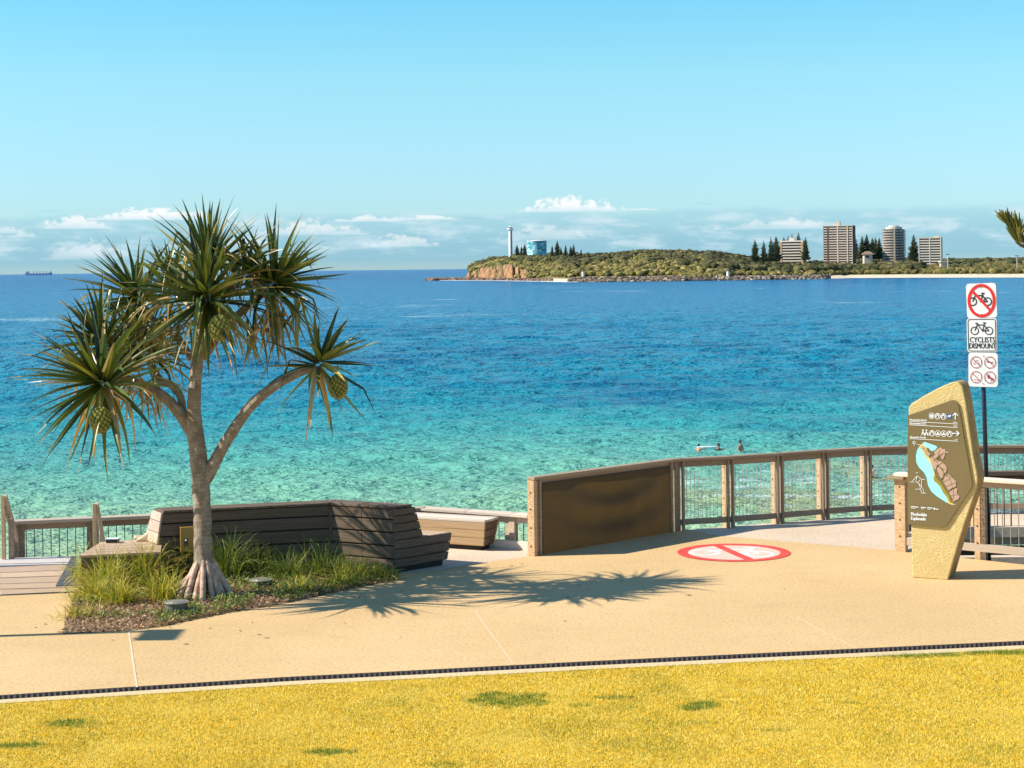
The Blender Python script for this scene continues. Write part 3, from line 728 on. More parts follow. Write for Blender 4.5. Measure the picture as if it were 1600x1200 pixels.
# ------------------------------------------------------------------ U-shaped timber bench round the planter
class St:                                   # a station of the bench: point for (d, z)
    def __init__(s, b, m, sh=(0, 0)): s.b, s.m, s.sh = Vector((*b, 0)), Vector((*m, 0)), Vector((*sh, 0))
    def p(s, d, z): return s.b + s.m * d + s.sh * z + Vector((0, 0, z))
S0 = St((-4.98, 24.64), (-.5, .87), (.15, .04)); S1 = St((-2.6, 25.3), (.13, 1.0)); S2 = St((-1.69, 24.8), (.72, .70))
bench = thing('timber_bench', 'weathered plank seat with high backrest wrapping round the planter', 'bench', (-3.2, 25, 0))
def seg_plank(mb, A, B, q0, q1, th):
    """plank between profile points q0 and q1, from station A to B, th = inward offset (d, z)"""
    mb.hexa([A.p(*q0), B.p(*q0), B.p(q0[0] + th[0], q0[1] + th[1]), A.p(q0[0] + th[0], q0[1] + th[1]),
             A.p(*q1), B.p(*q1), B.p(q1[0] + th[0], q1[1] + th[1]), A.p(q1[0] + th[0], q1[1] + th[1])])
HB = .92; TW = .36; SD, SW = .52, 1.06
def dmax(z): return SD + (TW - SD) * (z - .45) / (HB - .45) if z > .45 else .95 + (SW - .95) * z / .45
back, seat_, core = MB(), MB(), MB()
zs = [0.0, .19, .37, .555, .735, HB - .035]
S12 = St(tuple((S1.b + (S2.b - S1.b) * .5)[:2]), tuple((S1.m + (S2.m - S1.m) * .5)[:2]))
for A, B in ((S0, S1), (S1, S12), (S12, S2)):
    inset = .010
    for a, b_ in zip(zs, zs[1:]): seg_plank(back, A, B, (0, a + inset), (0, b_ - inset), (.035, 0))
    # top boards
    for k in range(3): seg_plank(back, A, B, (-.012 + k * (TW + .012) / 3, HB - .035), (-.012 + (k + 1) * (TW + .012) / 3 - .008, HB - .035), (0, .035))
    for a, b_ in ((.455, .60), (.61, .75), (.76, .88)):
        seg_plank(back, A, B, (dmax(a), a), (dmax(b_), b_), (-.03, 0))
    for k in range(4): seg_plank(seat_, A, B, (SD + .02 + k * .135, .415), (SD + .02 + k * .135 + .127, .415), (0, .035))
    for a, b_ in ((.08, .19), (.2, .30), (.31, .41)): seg_plank(seat_, A, B, (dmax(a), a), (dmax(b_), b_), (-.03, 0))
    core.hexa([A.p(.036, .0), B.p(.036, .0), B.p(.9, .0), A.p(.9, 0), A.p(.036, .41), B.p(.036, .41), B.p(.98, .41), A.p(.98, .41)])
    core.hexa([A.p(.036, .41), B.p(.036, .41), B.p(SD - .04, .41), A.p(SD - .04, .41), A.p(.036, .88), B.p(.036, .88), B.p(TW - .04, .88), A.p(TW - .04, .88)])
back.build('backrest', M['bench_wood'], bench, bevel=.005, bseg=1); seat_.build('seat', M['deck_wood'], bench, bevel=.005, bseg=1); core.build('core', M['dark'], bench)
ends = MB(); ndir = Vector((.91, -.5, 0)).normalized() * .032
for a, b_ in ((.07, .19), (.19, .325), (.325, .45), (.45, .565), (.565, .68), (.68, .79), (.79, HB - .036)):
    g_ = .005; c0, c1 = (dmax(a + g_) , dmax(b_ - g_))
    if a >= .45 : c0 = dmax(a + g_ + .001)
    pts = [S2.p(0, a + g_), S2.p(c0, a + g_), S2.p(c1, b_ - g_), S2.p(0, b_ - g_)]
    ends.hexa([pts[0], pts[1], pts[1] + ndir, pts[0] + ndir, pts[3], pts[2], pts[2] + ndir, pts[3] + ndir])
ends.build('end_panel', M['bench_wood'], bench, bevel=.005, bseg=1)
ends = MB()
nd0 = Vector((-.87, -.5, 0)) * .03
for a, b_ in ((.455, .61), (.61, .765), (.765, HB - .03)):
    pts = [S0.p(-.01, a + .004), S0.p(dmax(a), a + .004), S0.p(dmax(b_), b_ - .004), S0.p(-.01, b_ - .004)]
    ends.hexa([pts[0], pts[1], pts[1] + nd0, pts[0] + nd0, pts[3], pts[2], pts[2] + nd0, pts[3] + nd0])
ends.build('end_panel', M['pale_wood'], bench, bevel=.005, bseg=1)
# low seat at the left end
Q = [V(-5.80, 23.82, 0), V(-4.76, 24.06, 0), V(-4.98, 25.3, 0), V(-5.78, 25.0, 0)]
ls = MB()
for k in range(5):
    t0, t1 = k / 5, (k + 1) / 5 - .015
    a, b_, c_, d = Q[0].lerp(Q[3], t0), Q[1].lerp(Q[2], t0), Q[1].lerp(Q[2], t1), Q[0].lerp(Q[3], t1)
    ls.hexa([p + V(0, 0, .415) for p in (a, b_, c_, d)] + [p + V(0, 0, .45) for p in (a, b_, c_, d)])
ls.build('low_seat', M['deck_wood'], bench, bevel=.004, bseg=1)
ls = MB()
for a, b_ in ((.02, .14), (.15, .275), (.285, .41)):
    ls.hexa([Q[0] + V(.02, .02, a), Q[1] + V(0, .02, a), Q[1] + V(0, .06, a), Q[0] + V(.02, .06, a), Q[0] + V(.02, .02, b_), Q[1] + V(0, .02, b_), Q[1] + V(0, .06, b_), Q[0] + V(.02, .06, b_)])
    ls.hexa([Q[0] + V(.02, .06, a), Q[0] + V(.06, .06, a), Q[3] + V(.06, -.02, a), Q[3] + V(.02, -.02, a), Q[0] + V(.02, .06, b_), Q[0] + V(.06, .06, b_), Q[3] + V(.06, -.02, b_), Q[3] + V(.02, -.02, b_)])
ls.hexa([q + V(.05 if i in (0, 3) else -.02, .08 if i < 2 else -.05, 0) for i, q in enumerate(Q)] + [q + V(.05 if i in (0, 3) else -.02, .08 if i < 2 else -.05, .41) for i, q in enumerate(Q)], col=(.25, .25, .25))
ls.build('low_seat_side', M['bench_wood'], bench, bevel=.004, bseg=1)
# corner cover strip of metal where the wall turns
mb = MB(); A = S1.p(-.018, 0); mb.beam(S1.p(-.012, .45), S1.p(-.012, .86), .05, .012, up=(0, 1, 0)); mb.build('corner_strip', M['bench_wood'], bench)

# free-standing block bench
b2 = thing('block_bench', 'free-standing tapered plank bench on black plinth, beside the low rail', 'bench', V(-1.2, 27.1, 0))
FR = V(-.45, 26.58, 0); dx_ = V(-.90, .44, 0).normalized(); dy_ = V(.46, .885, 0); L2, D2 = 1.75, .46
mb = MB()
for k in range(3):
    a = FR + dy_ * (D2 * k / 3); b_ = FR + dy_ * (D2 * (k + 1) / 3 - .006)
    mb.hexa([p + V(0, 0, .425) for p in (a, a + dx_ * L2, b_ + dx_ * L2, b_)] + [p + V(0, 0, .46) for p in (a, a + dx_ * L2, b_ + dx_ * L2, b_)])
mb.build_each('seat_plank', M['bright_wood'], b2, bevel=.005, bseg=1)
mb = MB()
def ins(z): return .055 * (1 - (z - .07) / .35)
for a, b_ in ((.07, .185), (.19, .305), (.31, .42)):
    for sgn in (0, 1):
        yy = lambda z: dy_ * (ins(z) if sgn == 0 else D2 - ins(z)); th = dy_ * (.03 if sgn == 0 else -.03)
        p0, p1 = FR + yy(a) + dx_ * ins(a), FR + yy(a) + dx_ * (L2 - ins(a)); q0, q1 = FR + yy(b_) + dx_ * ins(b_), FR + yy(b_) + dx_ * (L2 - ins(b_))
        mb.hexa([p0 + V(0,0,a), p1 + V(0,0,a), p1 + th + V(0,0,a), p0 + th + V(0,0,a), q0 + V(0,0,b_), q1 + V(0,0,b_), q1 + th + V(0,0,b_), q0 + th + V(0,0,b_)])
mb.build_each('side_plank', M['gold_wood'], b2, bevel=.004, bseg=1)
mb = MB()
for a, b_ in ((.07, .185), (.19, .305), (.31, .42)):
    for sgn in (0, 1):
        xx = lambda z: dx_ * (ins(z) if sgn == 0 else L2 - ins(z)); th = dx_ * (.03 if sgn == 0 else -.03)
        p0, p1 = FR + xx(a) + dy_ * (ins(a) + .031), FR + xx(a) + dy_ * (D2 - .031 - ins(a)); q0, q1 = FR + xx(b_) + dy_ * (ins(b_) + .031), FR + xx(b_) + dy_ * (D2 - .031 - ins(b_))
        mb.hexa([p0 + V(0,0,a), p1 + V(0,0,a), p1 + th + V(0,0,a), p0 + th + V(0,0,a), q0 + V(0,0,b_), q1 + V(0,0,b_), q1 + th + V(0,0,b_), q0 + th + V(0,0,b_)])
mb.build_each('end_plank', M['bench_wood'], b2, bevel=.004, bseg=1)
mb = MB(); a = FR + dx_ * .12 + dy_ * .1; mb.hexa([a, a + dx_ * (L2 - .24), a + dx_ * (L2 - .24) + dy_ * (D2 - .2), a + dy_ * (D2 - .2)] + [p + V(0, 0, .09) for p in (a, a + dx_ * (L2 - .24), a + dx_ * (L2 - .24) + dy_ * (D2 - .2), a + dy_ * (D2 - .2))])
mb.build('plinth', M['dark'], b2)

# yellow switch box on the planter wall
A = S0.p(0, 0); W0 = S0.b.lerp(S1.b, .10); dirw = (S1.b - S0.b).normalized(); nw = V(dirw.y, -dirw.x, 0)
sb = thing('switch_box', 'small ochre yellow electrical cabinet on timber wall behind the trunk', 'electrical box', W0 + dirw * .25 + V(0, 0, .35))
mb = MB(); c = W0 + dirw * .25 + nw * .05 + V(0, 0, .52); mb.box(c, dirw * .27, nw * .09, V(0, 0, .34), col=(1, 1, 1)); M['ochre'] = plain('ochre paint', (.48, .27, .05), (.42, .23, .05), 6., .45)
mb.build('cabinet', M['ochre'], sb, bevel=.006)
mb = MB(); mb.box(c + nw * .05 + dirw * -.06 + V(0, 0, -.04), dirw * .05, nw * .02, V(0, 0, .1), col=(1, 1, 1)); mb.build('lock', M['bolt'], sb)
mb = MB(); mb.ball(c + nw * .065 + dirw * -.06 + V(0, 0, -.01), .014, 8, 6); mb.build('key_barrel', M['white'], sb)
# things left on the low seat
M['tan'] = plain('tan cloth', (.62, .44, .28), (.70, .54, .38), 12., .9, .3); M['rust'] = plain('orange brown cloth', (.40, .14, .05), (.48, .20, .08), 12., .9)
bag = thing('beach_bag', 'slumped tan and orange-brown bag on seat against the slanted backrest end', 'bag', V(-5.02, 24.95, .45))
mb = MB(); b0 = V(-5.32, 24.98, .452)
prof = [(0, 0), (.30, 0), (.30, .17), (.22, .15), (.12, .08)]
mb.prism([b0 + V(x, 0, z) for x, z in prof], (0, .22, 0)); mb.build('cloth', M['tan'], bag, bevel=.03, bseg=3)
mb = MB(); mb.prism([b0 + V(x, -.012, z) for x, z in ((.19, .01), (.31, .01), (.315, .19), (.21, .13))], (0, .25, 0)); mb.build('flap', M['rust'], bag, bevel=.02, bseg=3)
pk = thing('small_case', 'small black case with pale rim on far edge of the low seat', 'case', V(-5.62, 24.95, .45))
mb = MB(); mb.box(V(-5.60, 24.93, .478), V(.17, 0, 0), V(0, .12, 0), V(0, 0, .05), col=(1, 1, 1)); mb.build('body', M['black'], pk, bevel=.008)
mb = MB(); mb.box(V(-5.60, 24.93, .507), V(.18, 0, 0), V(0, .13, 0), V(0, 0, .008), col=(1, 1, 1)); mb.build('rim', M['white'], pk, bevel=.003)

# ------------------------------------------------------------------ rails
def rail_run(name, label, pts, base, top, cap=(.16, .045), posts=None, infill='mesh', capmat='rail_wood', postmat='post_wood', depth=.14, pw=.07, bottom=True, seaward=1, skip_end=False, group=None, front='rail_wood', midrail='rail_wood', brd=True):
    """pts: plan points of the rail line; posts: list of (x, y) plan points along it"""
    P = [V(p[0], p[1], 0) for p in pts]
    th = thing(name, label, 'railing', V(P[0].x, P[0].y, base), group)
    mb = MB()
    for a, b_ in zip(P, P[1:]):
        d = (b_ - a).normalized(); mb.beam(a + V(0, 0, top - cap[1] / 2), b_ + d * .03 + V(0, 0, top - cap[1] / 2), cap[0], cap[1])
    mb.build('handrail', M[capmat], th, bevel=.006, bseg=1)
    mb = MB()
    PO = [V(p[0], p[1], 0) for p in posts]
    for a, b_ in zip(PO, PO[1:]):
        d = (b_ - a).normalized(); nn_ = V(-d.y, d.x, 0) * seaward
        mb.beam(a + nn_ * .02 + V(0, 0, top - cap[1] - .055), b_ + nn_ * .02 + V(0, 0, top - cap[1] - .055), .045, .09)
        if bottom: mb.beam(a + nn_ * .02 + V(0, 0, base + .13), b_ + nn_ * .02 + V(0, 0, base + .13), .045, .09)
    mb.build_each('cross_rail', M[midrail], th, bevel=.004, bseg=1)
    for i, p in enumerate(PO):
        d = (PO[min(i + 1, len(PO) - 1)] - PO[max(i - 1, 0)]).normalized(); nn_ = V(-d.y, d.x, 0) * seaward
        mb = MB(); h0, h1 = base - .12, top - cap[1] - .001
        # a deep board with a chamfered head, standing outside the rail line
        if brd:
            c = p + nn_ * (.05 + depth / 2)
            q = [c - nn_ * depth / 2, c + nn_ * depth / 2]
            prof = [q[0] + V(0, 0, h0), q[1] + V(0, 0, h0), q[1] + V(0, 0, h1 - .10), q[0] + V(0, 0, h1 - .01)]
            mb.prism([x - d * pw / 2 for x in prof], d * pw, col=(1, 1, 1))
        po = mb.build('post', M[postmat], th, bevel=.004, bseg=1) if brd else None
        mb2 = MB(); mb2.beam(p + nn_ * -.01 + d * .052 + V(0, 0, base - .1), p + nn_ * -.01 + d * .052 + V(0, 0, h1), .035 if brd else .1, .09, up=(nn_.x, nn_.y, 0))
        mb2.beam(p + nn_ * -.01 - d * .028 + V(0, 0, base - .1), p + nn_ * -.01 - d * .028 + V(0, 0, h1), .035 if brd else .1, .05, up=(nn_.x, nn_.y, 0))
        mb2.build_each('post_facing', M[front], th, bevel=.004, bseg=1)
        if brd:
            for zz in (.14, .38, .62, .86):
                cc = p + nn_ * (.05 + depth * .5) - d * (pw / 2) + V(0, 0, base + .06 + zz * (top - base - .1))
                mb3 = MB(); mb3.tube([cc + d * .002, cc - d * .008], .011, 8); mb3.build('bolt', M['bolt'], po)
    for a, b_ in zip(PO, PO[1:]):
        d = (b_ - a).normalized(); L = (b_ - a).length; nn_ = V(-d.y, d.x, 0) * seaward; mb = MB()
        z0, z1 = base + (.16 if bottom else .02), top - cap[1] - .09
        if infill == 'mesh':
            n = max(2, int(round(L / .068)))
            for k in range(1, n): 
                p = a + d * (L * k / n) + nn_ * .025; mb.tube([p + V(0, 0, z0), p + V(0, 0, z1)], .0055, 5)
            for k in range(1, 4):
                zz = z0 + (z1 - z0) * k / 4; mb.tube([a + d * .05 + nn_ * .025 + V(0, 0, zz), b_ - d * .05 + nn_ * .025 + V(0, 0, zz)], .003, 4)
            mb.build('mesh_panel', M['wire'], th)
        elif infill == 'bars':
            n = max(2, int(round(L / .115)))
            for k in range(1, n):
                p = a + d * (L * k / n) + nn_ * .02; mb.tube([p + V(0, 0, z0), p + V(0, 0, z1)], .007, 6)
            mb.build('baluster_panel', M['bar'], th)
    return th
def xy(p): return (p.x, p.y)
# far boardwalk rail
FP = [V(2.62, 28.47, 0), V(3.44, 28.72, 0), V(4.29, 29.10, 0), V(5.10, 29.52, 0), V(5.87, 29.84, 0), V(6.7, 29.98, 0), V(7.62, 29.93, 0), V(8.55, 29.86, 0), V(9.5, 29.8, 0), V(10.4, 29.75, 0)]
rail_run('boardwalk_railing', 'long timber railing with wire mesh bays along the far edge of the boardwalk', [xy(V(2.46, 28.38, 0))] + [xy(p) for p in FP], 0, 1.15, posts=[xy(p) for p in FP])
# screened rail
sc = thing('screened_railing', 'timber railing bay covered with dark brown shade cloth', 'railing', V(.3, 26.2, 0))
A, B = V(.27, 26.17, 0), V(2.48, 28.38, 0); d = (B - A).normalized(); nr = V(d.y, -d.x, 0)
mb = MB(); mb.beam(A - d * .05 + V(0, 0, 1.127), B + V(0, 0, 1.127), .16, .045); mb.build('handrail', M['rail_wood'], sc, bevel=.006, bseg=1)
mb = MB(); mb.box(A + V(.0, 0, .55) - d * .02, nr * .14, d * .07, V(0, 0, 1.1), col=(1, 1, 1)); po = mb.build('post', M['post_wood'], sc, bevel=.005, bseg=1)
for zz in (.14, .41, .68, .92):
    cc = A + nr * .0 - d * .056 + V(0, 0, zz); mb = MB(); mb.tube([cc, cc - d * .008], .012, 8); mb.build('bolt', M['bolt'], po)
mb = MB(); mb.box(A + d * .075 + nr * .06 + V(0, 0, .55), nr * .05, d * .03, V(0, 0, 1.1)); mb.box(A + d * .045 + nr * .03 + V(0, 0, .55), nr * .05, d * .02, V(0, 0, 1.1))
mb.build_each('edge_batten', M['rail_wood'], sc, bevel=.003, bseg=1)
mb = MB(); mb.box(B + nr * .02 - d * .05 + V(0, 0, .55), nr * .09, d * .05, V(0, 0, 1.1)); mb.box(B + nr * .02 + d * .06 + V(0, 0, .55), nr * .09, d * .04, V(0, 0, 1.1)); mb.build_each('post', M['rail_wood'], sc, bevel=.004, bseg=1)
mb = MB(); mb.beam(A + nr * .0 + V(0, 0, 1.06), B + V(0, 0, 1.06), .045, .085); mb.build('cross_rail', M['rail_wood'], sc)
# cloth with soft folds
m, t, b = newmat('shade cloth'); uv = uvn(t)
wv = t.wave(t.vmul(uv, (1, 55, 1)), 1., .6); n = t.noise(uv, 3., 4); n3 = t.noise(uv, 90., 2)
c = t.mix(t.smooth(n, .3, .7), (.045, .026, .008), (.17, .11, .036)); c = t.mix(t.smooth(n3, .45, .62, 0., .75), c, (.018, .012, .004))
t.put(b.inputs['Base Color'], c); b.inputs['Roughness'].default_value = .8; t.put(b.inputs['Normal'], t.bump(t.math('ADD', t.math('MULTIPLY', wv, .3), t.math('MULTIPLY', n3, 1.)), .8, .01)); M['cloth'] = m
trn = t.n.new('ShaderNodeBsdfTranslucent'); t.put(trn.inputs[0], t.mix(t.smooth(n3, .4, .65), (.26, .15, .045), (.07, .04, .012))); mxs = t.n.new('ShaderNodeMixShader'); mxs.inputs[0].default_value = .14
t.l.new(b.outputs[0], mxs.inputs[1]); t.l.new(trn.outputs[0], mxs.inputs[2]); t.l.new(mxs.outputs[0], m.node_tree.nodes['Material Output'].inputs[0])
nu, nv = 70, 34; vv, ff, uu = [], [], []
LL = (B - A).length
for i in range(nu + 1):
    for k in range(nv + 1):
        s_ = i / nu; z = -.01 + 1.06 * k / nv
        bul = .055 * math.sin(9 * s_ + 5 * (z - .5) ** 2) * math.sin(math.pi * s_) * math.sin(math.pi * min(1, k / nv)) + .055 * math.sin(math.hypot(s_ * 2.2 - 1.2, z * 1.5 - 1.7) * 9) * math.sin(math.pi * s_) * math.sin(math.pi * k / nv) + .010 * math.sin(30 * s_) * (s_ ** 3) + .007 * math.sin(46 * s_ + 7 * z * (1 - s_)) * math.sin(math.pi * k / nv) 
        vv.append(A + d * (.09 + s_ * (LL - .16)) + nr * (.045 + bul) + V(0, 0, z))
for i in range(nu):
    for k in range(nv):
        a0 = i * (nv + 1) + k; ff.append((a0, a0 + nv + 1, a0 + nv + 2, a0 + 1))
        uu.append([(i / nu * 2.4, k / nv), ((i+1) / nu * 2.4, k / nv), ((i+1) / nu * 2.4, (k+1) / nv), (i / nu * 2.4, (k+1) / nv)])
mb = MB(); mb.add(vv, ff, uu); mb.build('shade_cloth', M['cloth'], sc, smooth=True)
# low rail on the lower deck, in two runs
LP = [V(-7.48, 26.95, 0), V(-6.42, 27.19, 0), V(-5.36, 27.45, 0), V(-4.3, 27.58, 0), V(-3.2, 27.7, 0), V(-2.3, 27.8, 0), V(-1.42, 27.9, 0)]
rail_run('lower_railing', 'dark posted railing with thin rods on lower deck left of the planter', [xy(V(-7.62, 26.9, 0))] + [xy(p) for p in LP[1:]], -.6, .5, posts=[xy(p) for p in LP], infill='bars', brd=False, front='rail_wood', capmat='pale_wood', cap=(.2, .05))
LP2 = [V(-1.42, 27.9, 0), V(-.72, 27.5, 0), V(-.02, 27.1, 0), V(.22, 26.95, 0)]
rail_run('lower_railing', 'bleached white low railing with thin rods behind the block bench', [xy(p) for p in LP2], -.6, .5, posts=[xy(LP2[0]), xy(LP2[1]), xy(LP2[2] + V(-.05, .03, 0)), xy(V(.4, 26.86, 0))], infill='bars', brd=False, capmat='bright_wood', cap=(.22, .05), front='pale_wood', midrail='bright_wood')
# near rail on the right
NP = [V(5.62, 26.12, 0), V(6.56, 25.40, 0), V(7.5, 24.68, 0), V(8.4, 23.99, 0)]
nr_th = thing('stair_railing', 'sunlit timber railing with thin rods behind the stone sign', 'railing', NP[0])
dn = (NP[1] - NP[0]).normalized(); nn_ = V(-dn.y, dn.x, 0)
mb = MB(); mb.beam(NP[0] - dn * .06 + V(0, 0, 1.13), NP[-1] + V(0, 0, 1.13), .2, .05); mb.build('handrail', M['bright_wood'], nr_th, bevel=.006, bseg=1)
mb = MB(); mb.beam(NP[0] + V(0, 0, 1.06), NP[-1] + V(0, 0, 1.06), .04, .08); mb.beam(NP[0] + dn * .1 + V(0, 0, .16), NP[-1] + V(0, 0, .16), .05, .11); mb.build_each('cross_rail', M['pale_wood'], nr_th, bevel=.005, bseg=1)
for i, p in enumerate(NP):
    mb = MB(); w_ = .17 if i == 0 else .09
    mb.box(p + nn_ * .02 + V(0, 0, .49), dn * w_, nn_ * .09, V(0, 0, 1.2), col=(1.05, 1.05, 1.05)); po = mb.build('post', M['post_wood'], nr_th, bevel=.005, bseg=1)
    if i:
        mb = MB(); mb.box(p + nn_ * .02 + dn * .085 + V(0, 0, .49), dn * .07, nn_ * .08, V(0, 0, 1.2)); mb.build('post_facing', M['bench_wood'], nr_th)
    else:
        mb = MB()
        mb.box(p - nn_ * .0 - dn * .03 + V(0, 0, 1.085), dn * .26, nn_ * .2, V(0, 0, .05)); mb.build('cap_block', M['rail_wood'], nr_th, bevel=.006, bseg=1)
    for zz in (.28, .52, .76, 1.0):
        cc = p + nn_ * -.025 + V(0, 0, zz - .05); mb = MB(); mb.tube([cc + nn_ * .002, cc - nn_ * .008], .012, 8); mb.build('bolt', M['bolt'], po)
M['lightrod'] = plain('galvanised rod', (.45, .40, .34), rough=.4, metallic=.4)
for a, b_ in zip(NP, NP[1:]):
    mb = MB(); L = (b_ - a).length
    for k in range(1, 10):
        p = a + dn * (L * k / 10) + nn_ * .02; mb.tube([p + V(0, 0, .2), p + V(0, 0, 1.04)], .0065, 6)
    mb.build('baluster_panel', M['lightrod'], nr_th)
# dark inner ramp rail
MP = [V(6.1, 27.9, 0), V(7.3, 28.35, 0), V(8.3, 28.33, 0), V(9.4, 28.3, 0), V(10.5, 28.3, 0)]
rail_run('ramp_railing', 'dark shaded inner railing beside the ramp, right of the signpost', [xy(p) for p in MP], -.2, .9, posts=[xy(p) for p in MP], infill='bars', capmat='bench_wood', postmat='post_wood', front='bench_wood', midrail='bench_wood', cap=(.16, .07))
# kerb ledges round the pit and greenery in it
kb2 = MB(); kb2.beam(V(6.0, 27.6, -.03), V(7.3, 28.15, -.03), .14, .16); kb2.beam(V(7.3, 28.15, -.03), V(12, 28.1, -.03), .14, .16)
kb2.beam(V(5.95, 27.05, -.30), V(12, 26.9, -.30), .2, .14); structure(kb2.build('ramp_kerb', M['walk']))
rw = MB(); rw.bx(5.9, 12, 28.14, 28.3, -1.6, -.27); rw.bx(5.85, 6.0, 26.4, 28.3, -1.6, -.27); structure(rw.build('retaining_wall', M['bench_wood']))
pit = MB(); pit.flat([(5.7, 26.2), (7.4, 24.9), (12, 21.5), (12, 28.1), (6.1, 28.0)], -1.1); structure(pit.build('garden_bed', M['mulch']))
mbp = MB(); rd = random.Random(9)
for i in range(2600):
    p = V(rd.uniform(6.2, 9.5), rd.uniform(25.3, 27.9), -1.05); a = rd.random() * 6.28; l_ = rd.uniform(.1, .9)
    if p.y < 26.2 - (p.x - 5.7) * .77 + .3: continue
    k = rd.uniform(.4, .9); strap(mbp, p, V(math.cos(a) * math.sin(l_), math.sin(a) * math.sin(l_), math.cos(l_)), rd.uniform(.3, .6), .014, 1., rd, tuple(q * k for q in rd.choice(DG)), 5, fold=.2)
stuff(mbp.build('ramp_garden_grass', M['strap'], loc=(7.5, 26, -1.1)), 'dark green grass growing in the sunken bed below the ramp rail', 'grass')

# stair handrails at the far left
def stair_rail(p0, h, p1, z1, label, second=False):
    th = thing('stair_handrail', label, 'handrail', p0, 'stair handrails at the landing')
    mb = MB(); mb.beam(p0 + V(0, 0, -.1), p0 + V(0, 0, h), .055, .05, up=(0, 1, 0)); mb.build('post', M['post_wood'], th, bevel=.004, bseg=1)
    mb = MB(); mb.beam(p0 + V(.03, 0, h), V(p1.x, p1.y, z1), .05, .06); mb.build('sloping_rail', M['pale_wood'], th, bevel=.004, bseg=1)
    mb = MB(); mb.beam(V(p1.x, p1.y, -.62), V(p1.x, p1.y, z1 + .04), .045, .045, up=(0, 1, 0)); mb.build('lower_post', M['pale_wood'], th, bevel=.004, bseg=1)
    if second:
        mb = MB(); mb.beam(p0 + V(.02, .0, h - .16), V(p1.x - .08, p1.y, z1 + .1), .03, .05); mb.build('grab_rail', M['rail_wood'], th)
        mb = MB(); mb.beam(p0 + V(.10, .05, -.1), p0 + V(.10, .05, h - .35), .07, .06, up=(0, 1, 0)); mb.build('inner_post', M['rail_wood'], th)
A = at(6, 870, 26.3); A.z = 0
stair_rail(A, .95, at(30, 853, 27.0), .1, 'stair handrail at the very left edge of the landing', True)
A2 = at(-16, 870, 26.2); A2.z = 0
A = at(149, 870, 26.6); A.z = 0
stair_rail(A, .78, at(163, 852, 27.1), .06, 'stair handrail rising behind the low timber seat')

# ------------------------------------------------------------------ decals: flat lettering and symbols on a plane
class Plane:
    def __init__(s, o, ex, n): s.o, s.ex, s.n = Vector(o), Vector(ex).normalized(), Vector(n).normalized(); s.ez = Vector((0, 0, 1))
    def loc(s, x, y):
        u, v = uvp(x, y); e = Vector((0, 0, HC)); r = Vector((u / F, 1, -v / F)); k = (s.o - e).dot(s.n) / r.dot(s.n); p = e + r * k - s.o
        return p.dot(s.ex), p.dot(s.ez)
    def w(s, a, b, off=0.): return s.o + s.ex * a + s.ez * b + s.n * off
def text2d(txt, size):
    cu = bpy.data.curves.new('t', 'FONT'); cu.body = txt; cu.size = size; cu.resolution_u = 2
    ob = bpy.data.objects.new('t', cu); C.objects.link(ob); dg = bpy.context.evaluated_depsgraph_get()
    me = bpy.data.meshes.new_from_object(ob.evaluated_get(dg)); vs_ = [(v.co.x, v.co.y) for v in me.vertices]; fs = [tuple(p.vertices) for p in me.polygons]
    bpy.data.objects.remove(ob); bpy.data.curves.remove(cu); bpy.data.meshes.remove(me)
    return vs_, fs, max(v[0] for v in vs_) if vs_ else 0
class Draw:
    """2-D drawing in plane coordinates (metres)"""
    def __init__(s, pl, off): s.pl, s.off, s.mb, s.k = pl, off, MB(), 0
    def P(s, a, b): return s.pl.w(a, b, s.off + s.k * 1.2e-5)      # every piece a hair above the last
    def poly(s, pts):
        ar = sum(pts[i][0] * pts[(i+1) % len(pts)][1] - pts[(i+1) % len(pts)][0] * pts[i][1] for i in range(len(pts)))
        if ar < 0: pts = pts[::-1]
        s.k += 1
        s.mb.add([s.P(*p) for p in pts], [tuple(range(len(pts)))])
    def line(s, p, q, w):
        dx, dy = q[0] - p[0], q[1] - p[1]; L = math.hypot(dx, dy) or 1; nx, ny = -dy / L * w / 2, dx / L * w / 2
        s.poly([(p[0] - nx, p[1] - ny), (q[0] - nx, q[1] - ny), (q[0] + nx, q[1] + ny), (p[0] + nx, p[1] + ny)])
    def path(s, pts, w):
        for a, b in zip(pts, pts[1:]): s.line(a, b, w)
    def ring(s, c, rx, ry, w, n=40):
        for i in range(n):
            a, b = 2*math.pi*i/n, 2*math.pi*(i+1)/n
            f = lambda t_, k: (c[0] + math.cos(t_) * (rx - k), c[1] + math.sin(t_) * (ry - k))
            s.poly([f(a, 0), f(b, 0), f(b, w), f(a, w)])
    def disc(s, c, rx, ry=None, n=28):
        ry = ry or rx; s.poly([(c[0] + rx * math.cos(2*math.pi*i/n), c[1] + ry * math.sin(2*math.pi*i/n)) for i in range(n)])
    def text(s, txt, x, y, size, width=None, bold=0.):
        v, f, w = text2d(txt, size); k = (width / w) if width and w else 1
        for off in ((0, 0), (bold, 0)) if bold else ((0, 0),):
            s.k += 1; b = len(s.mb.v); s.mb.add([s.P(x + off[0] + a * k, y + c) for a, c in v], f)
    def build(s, name, mat, parent): return s.mb.build(name, mat, parent)
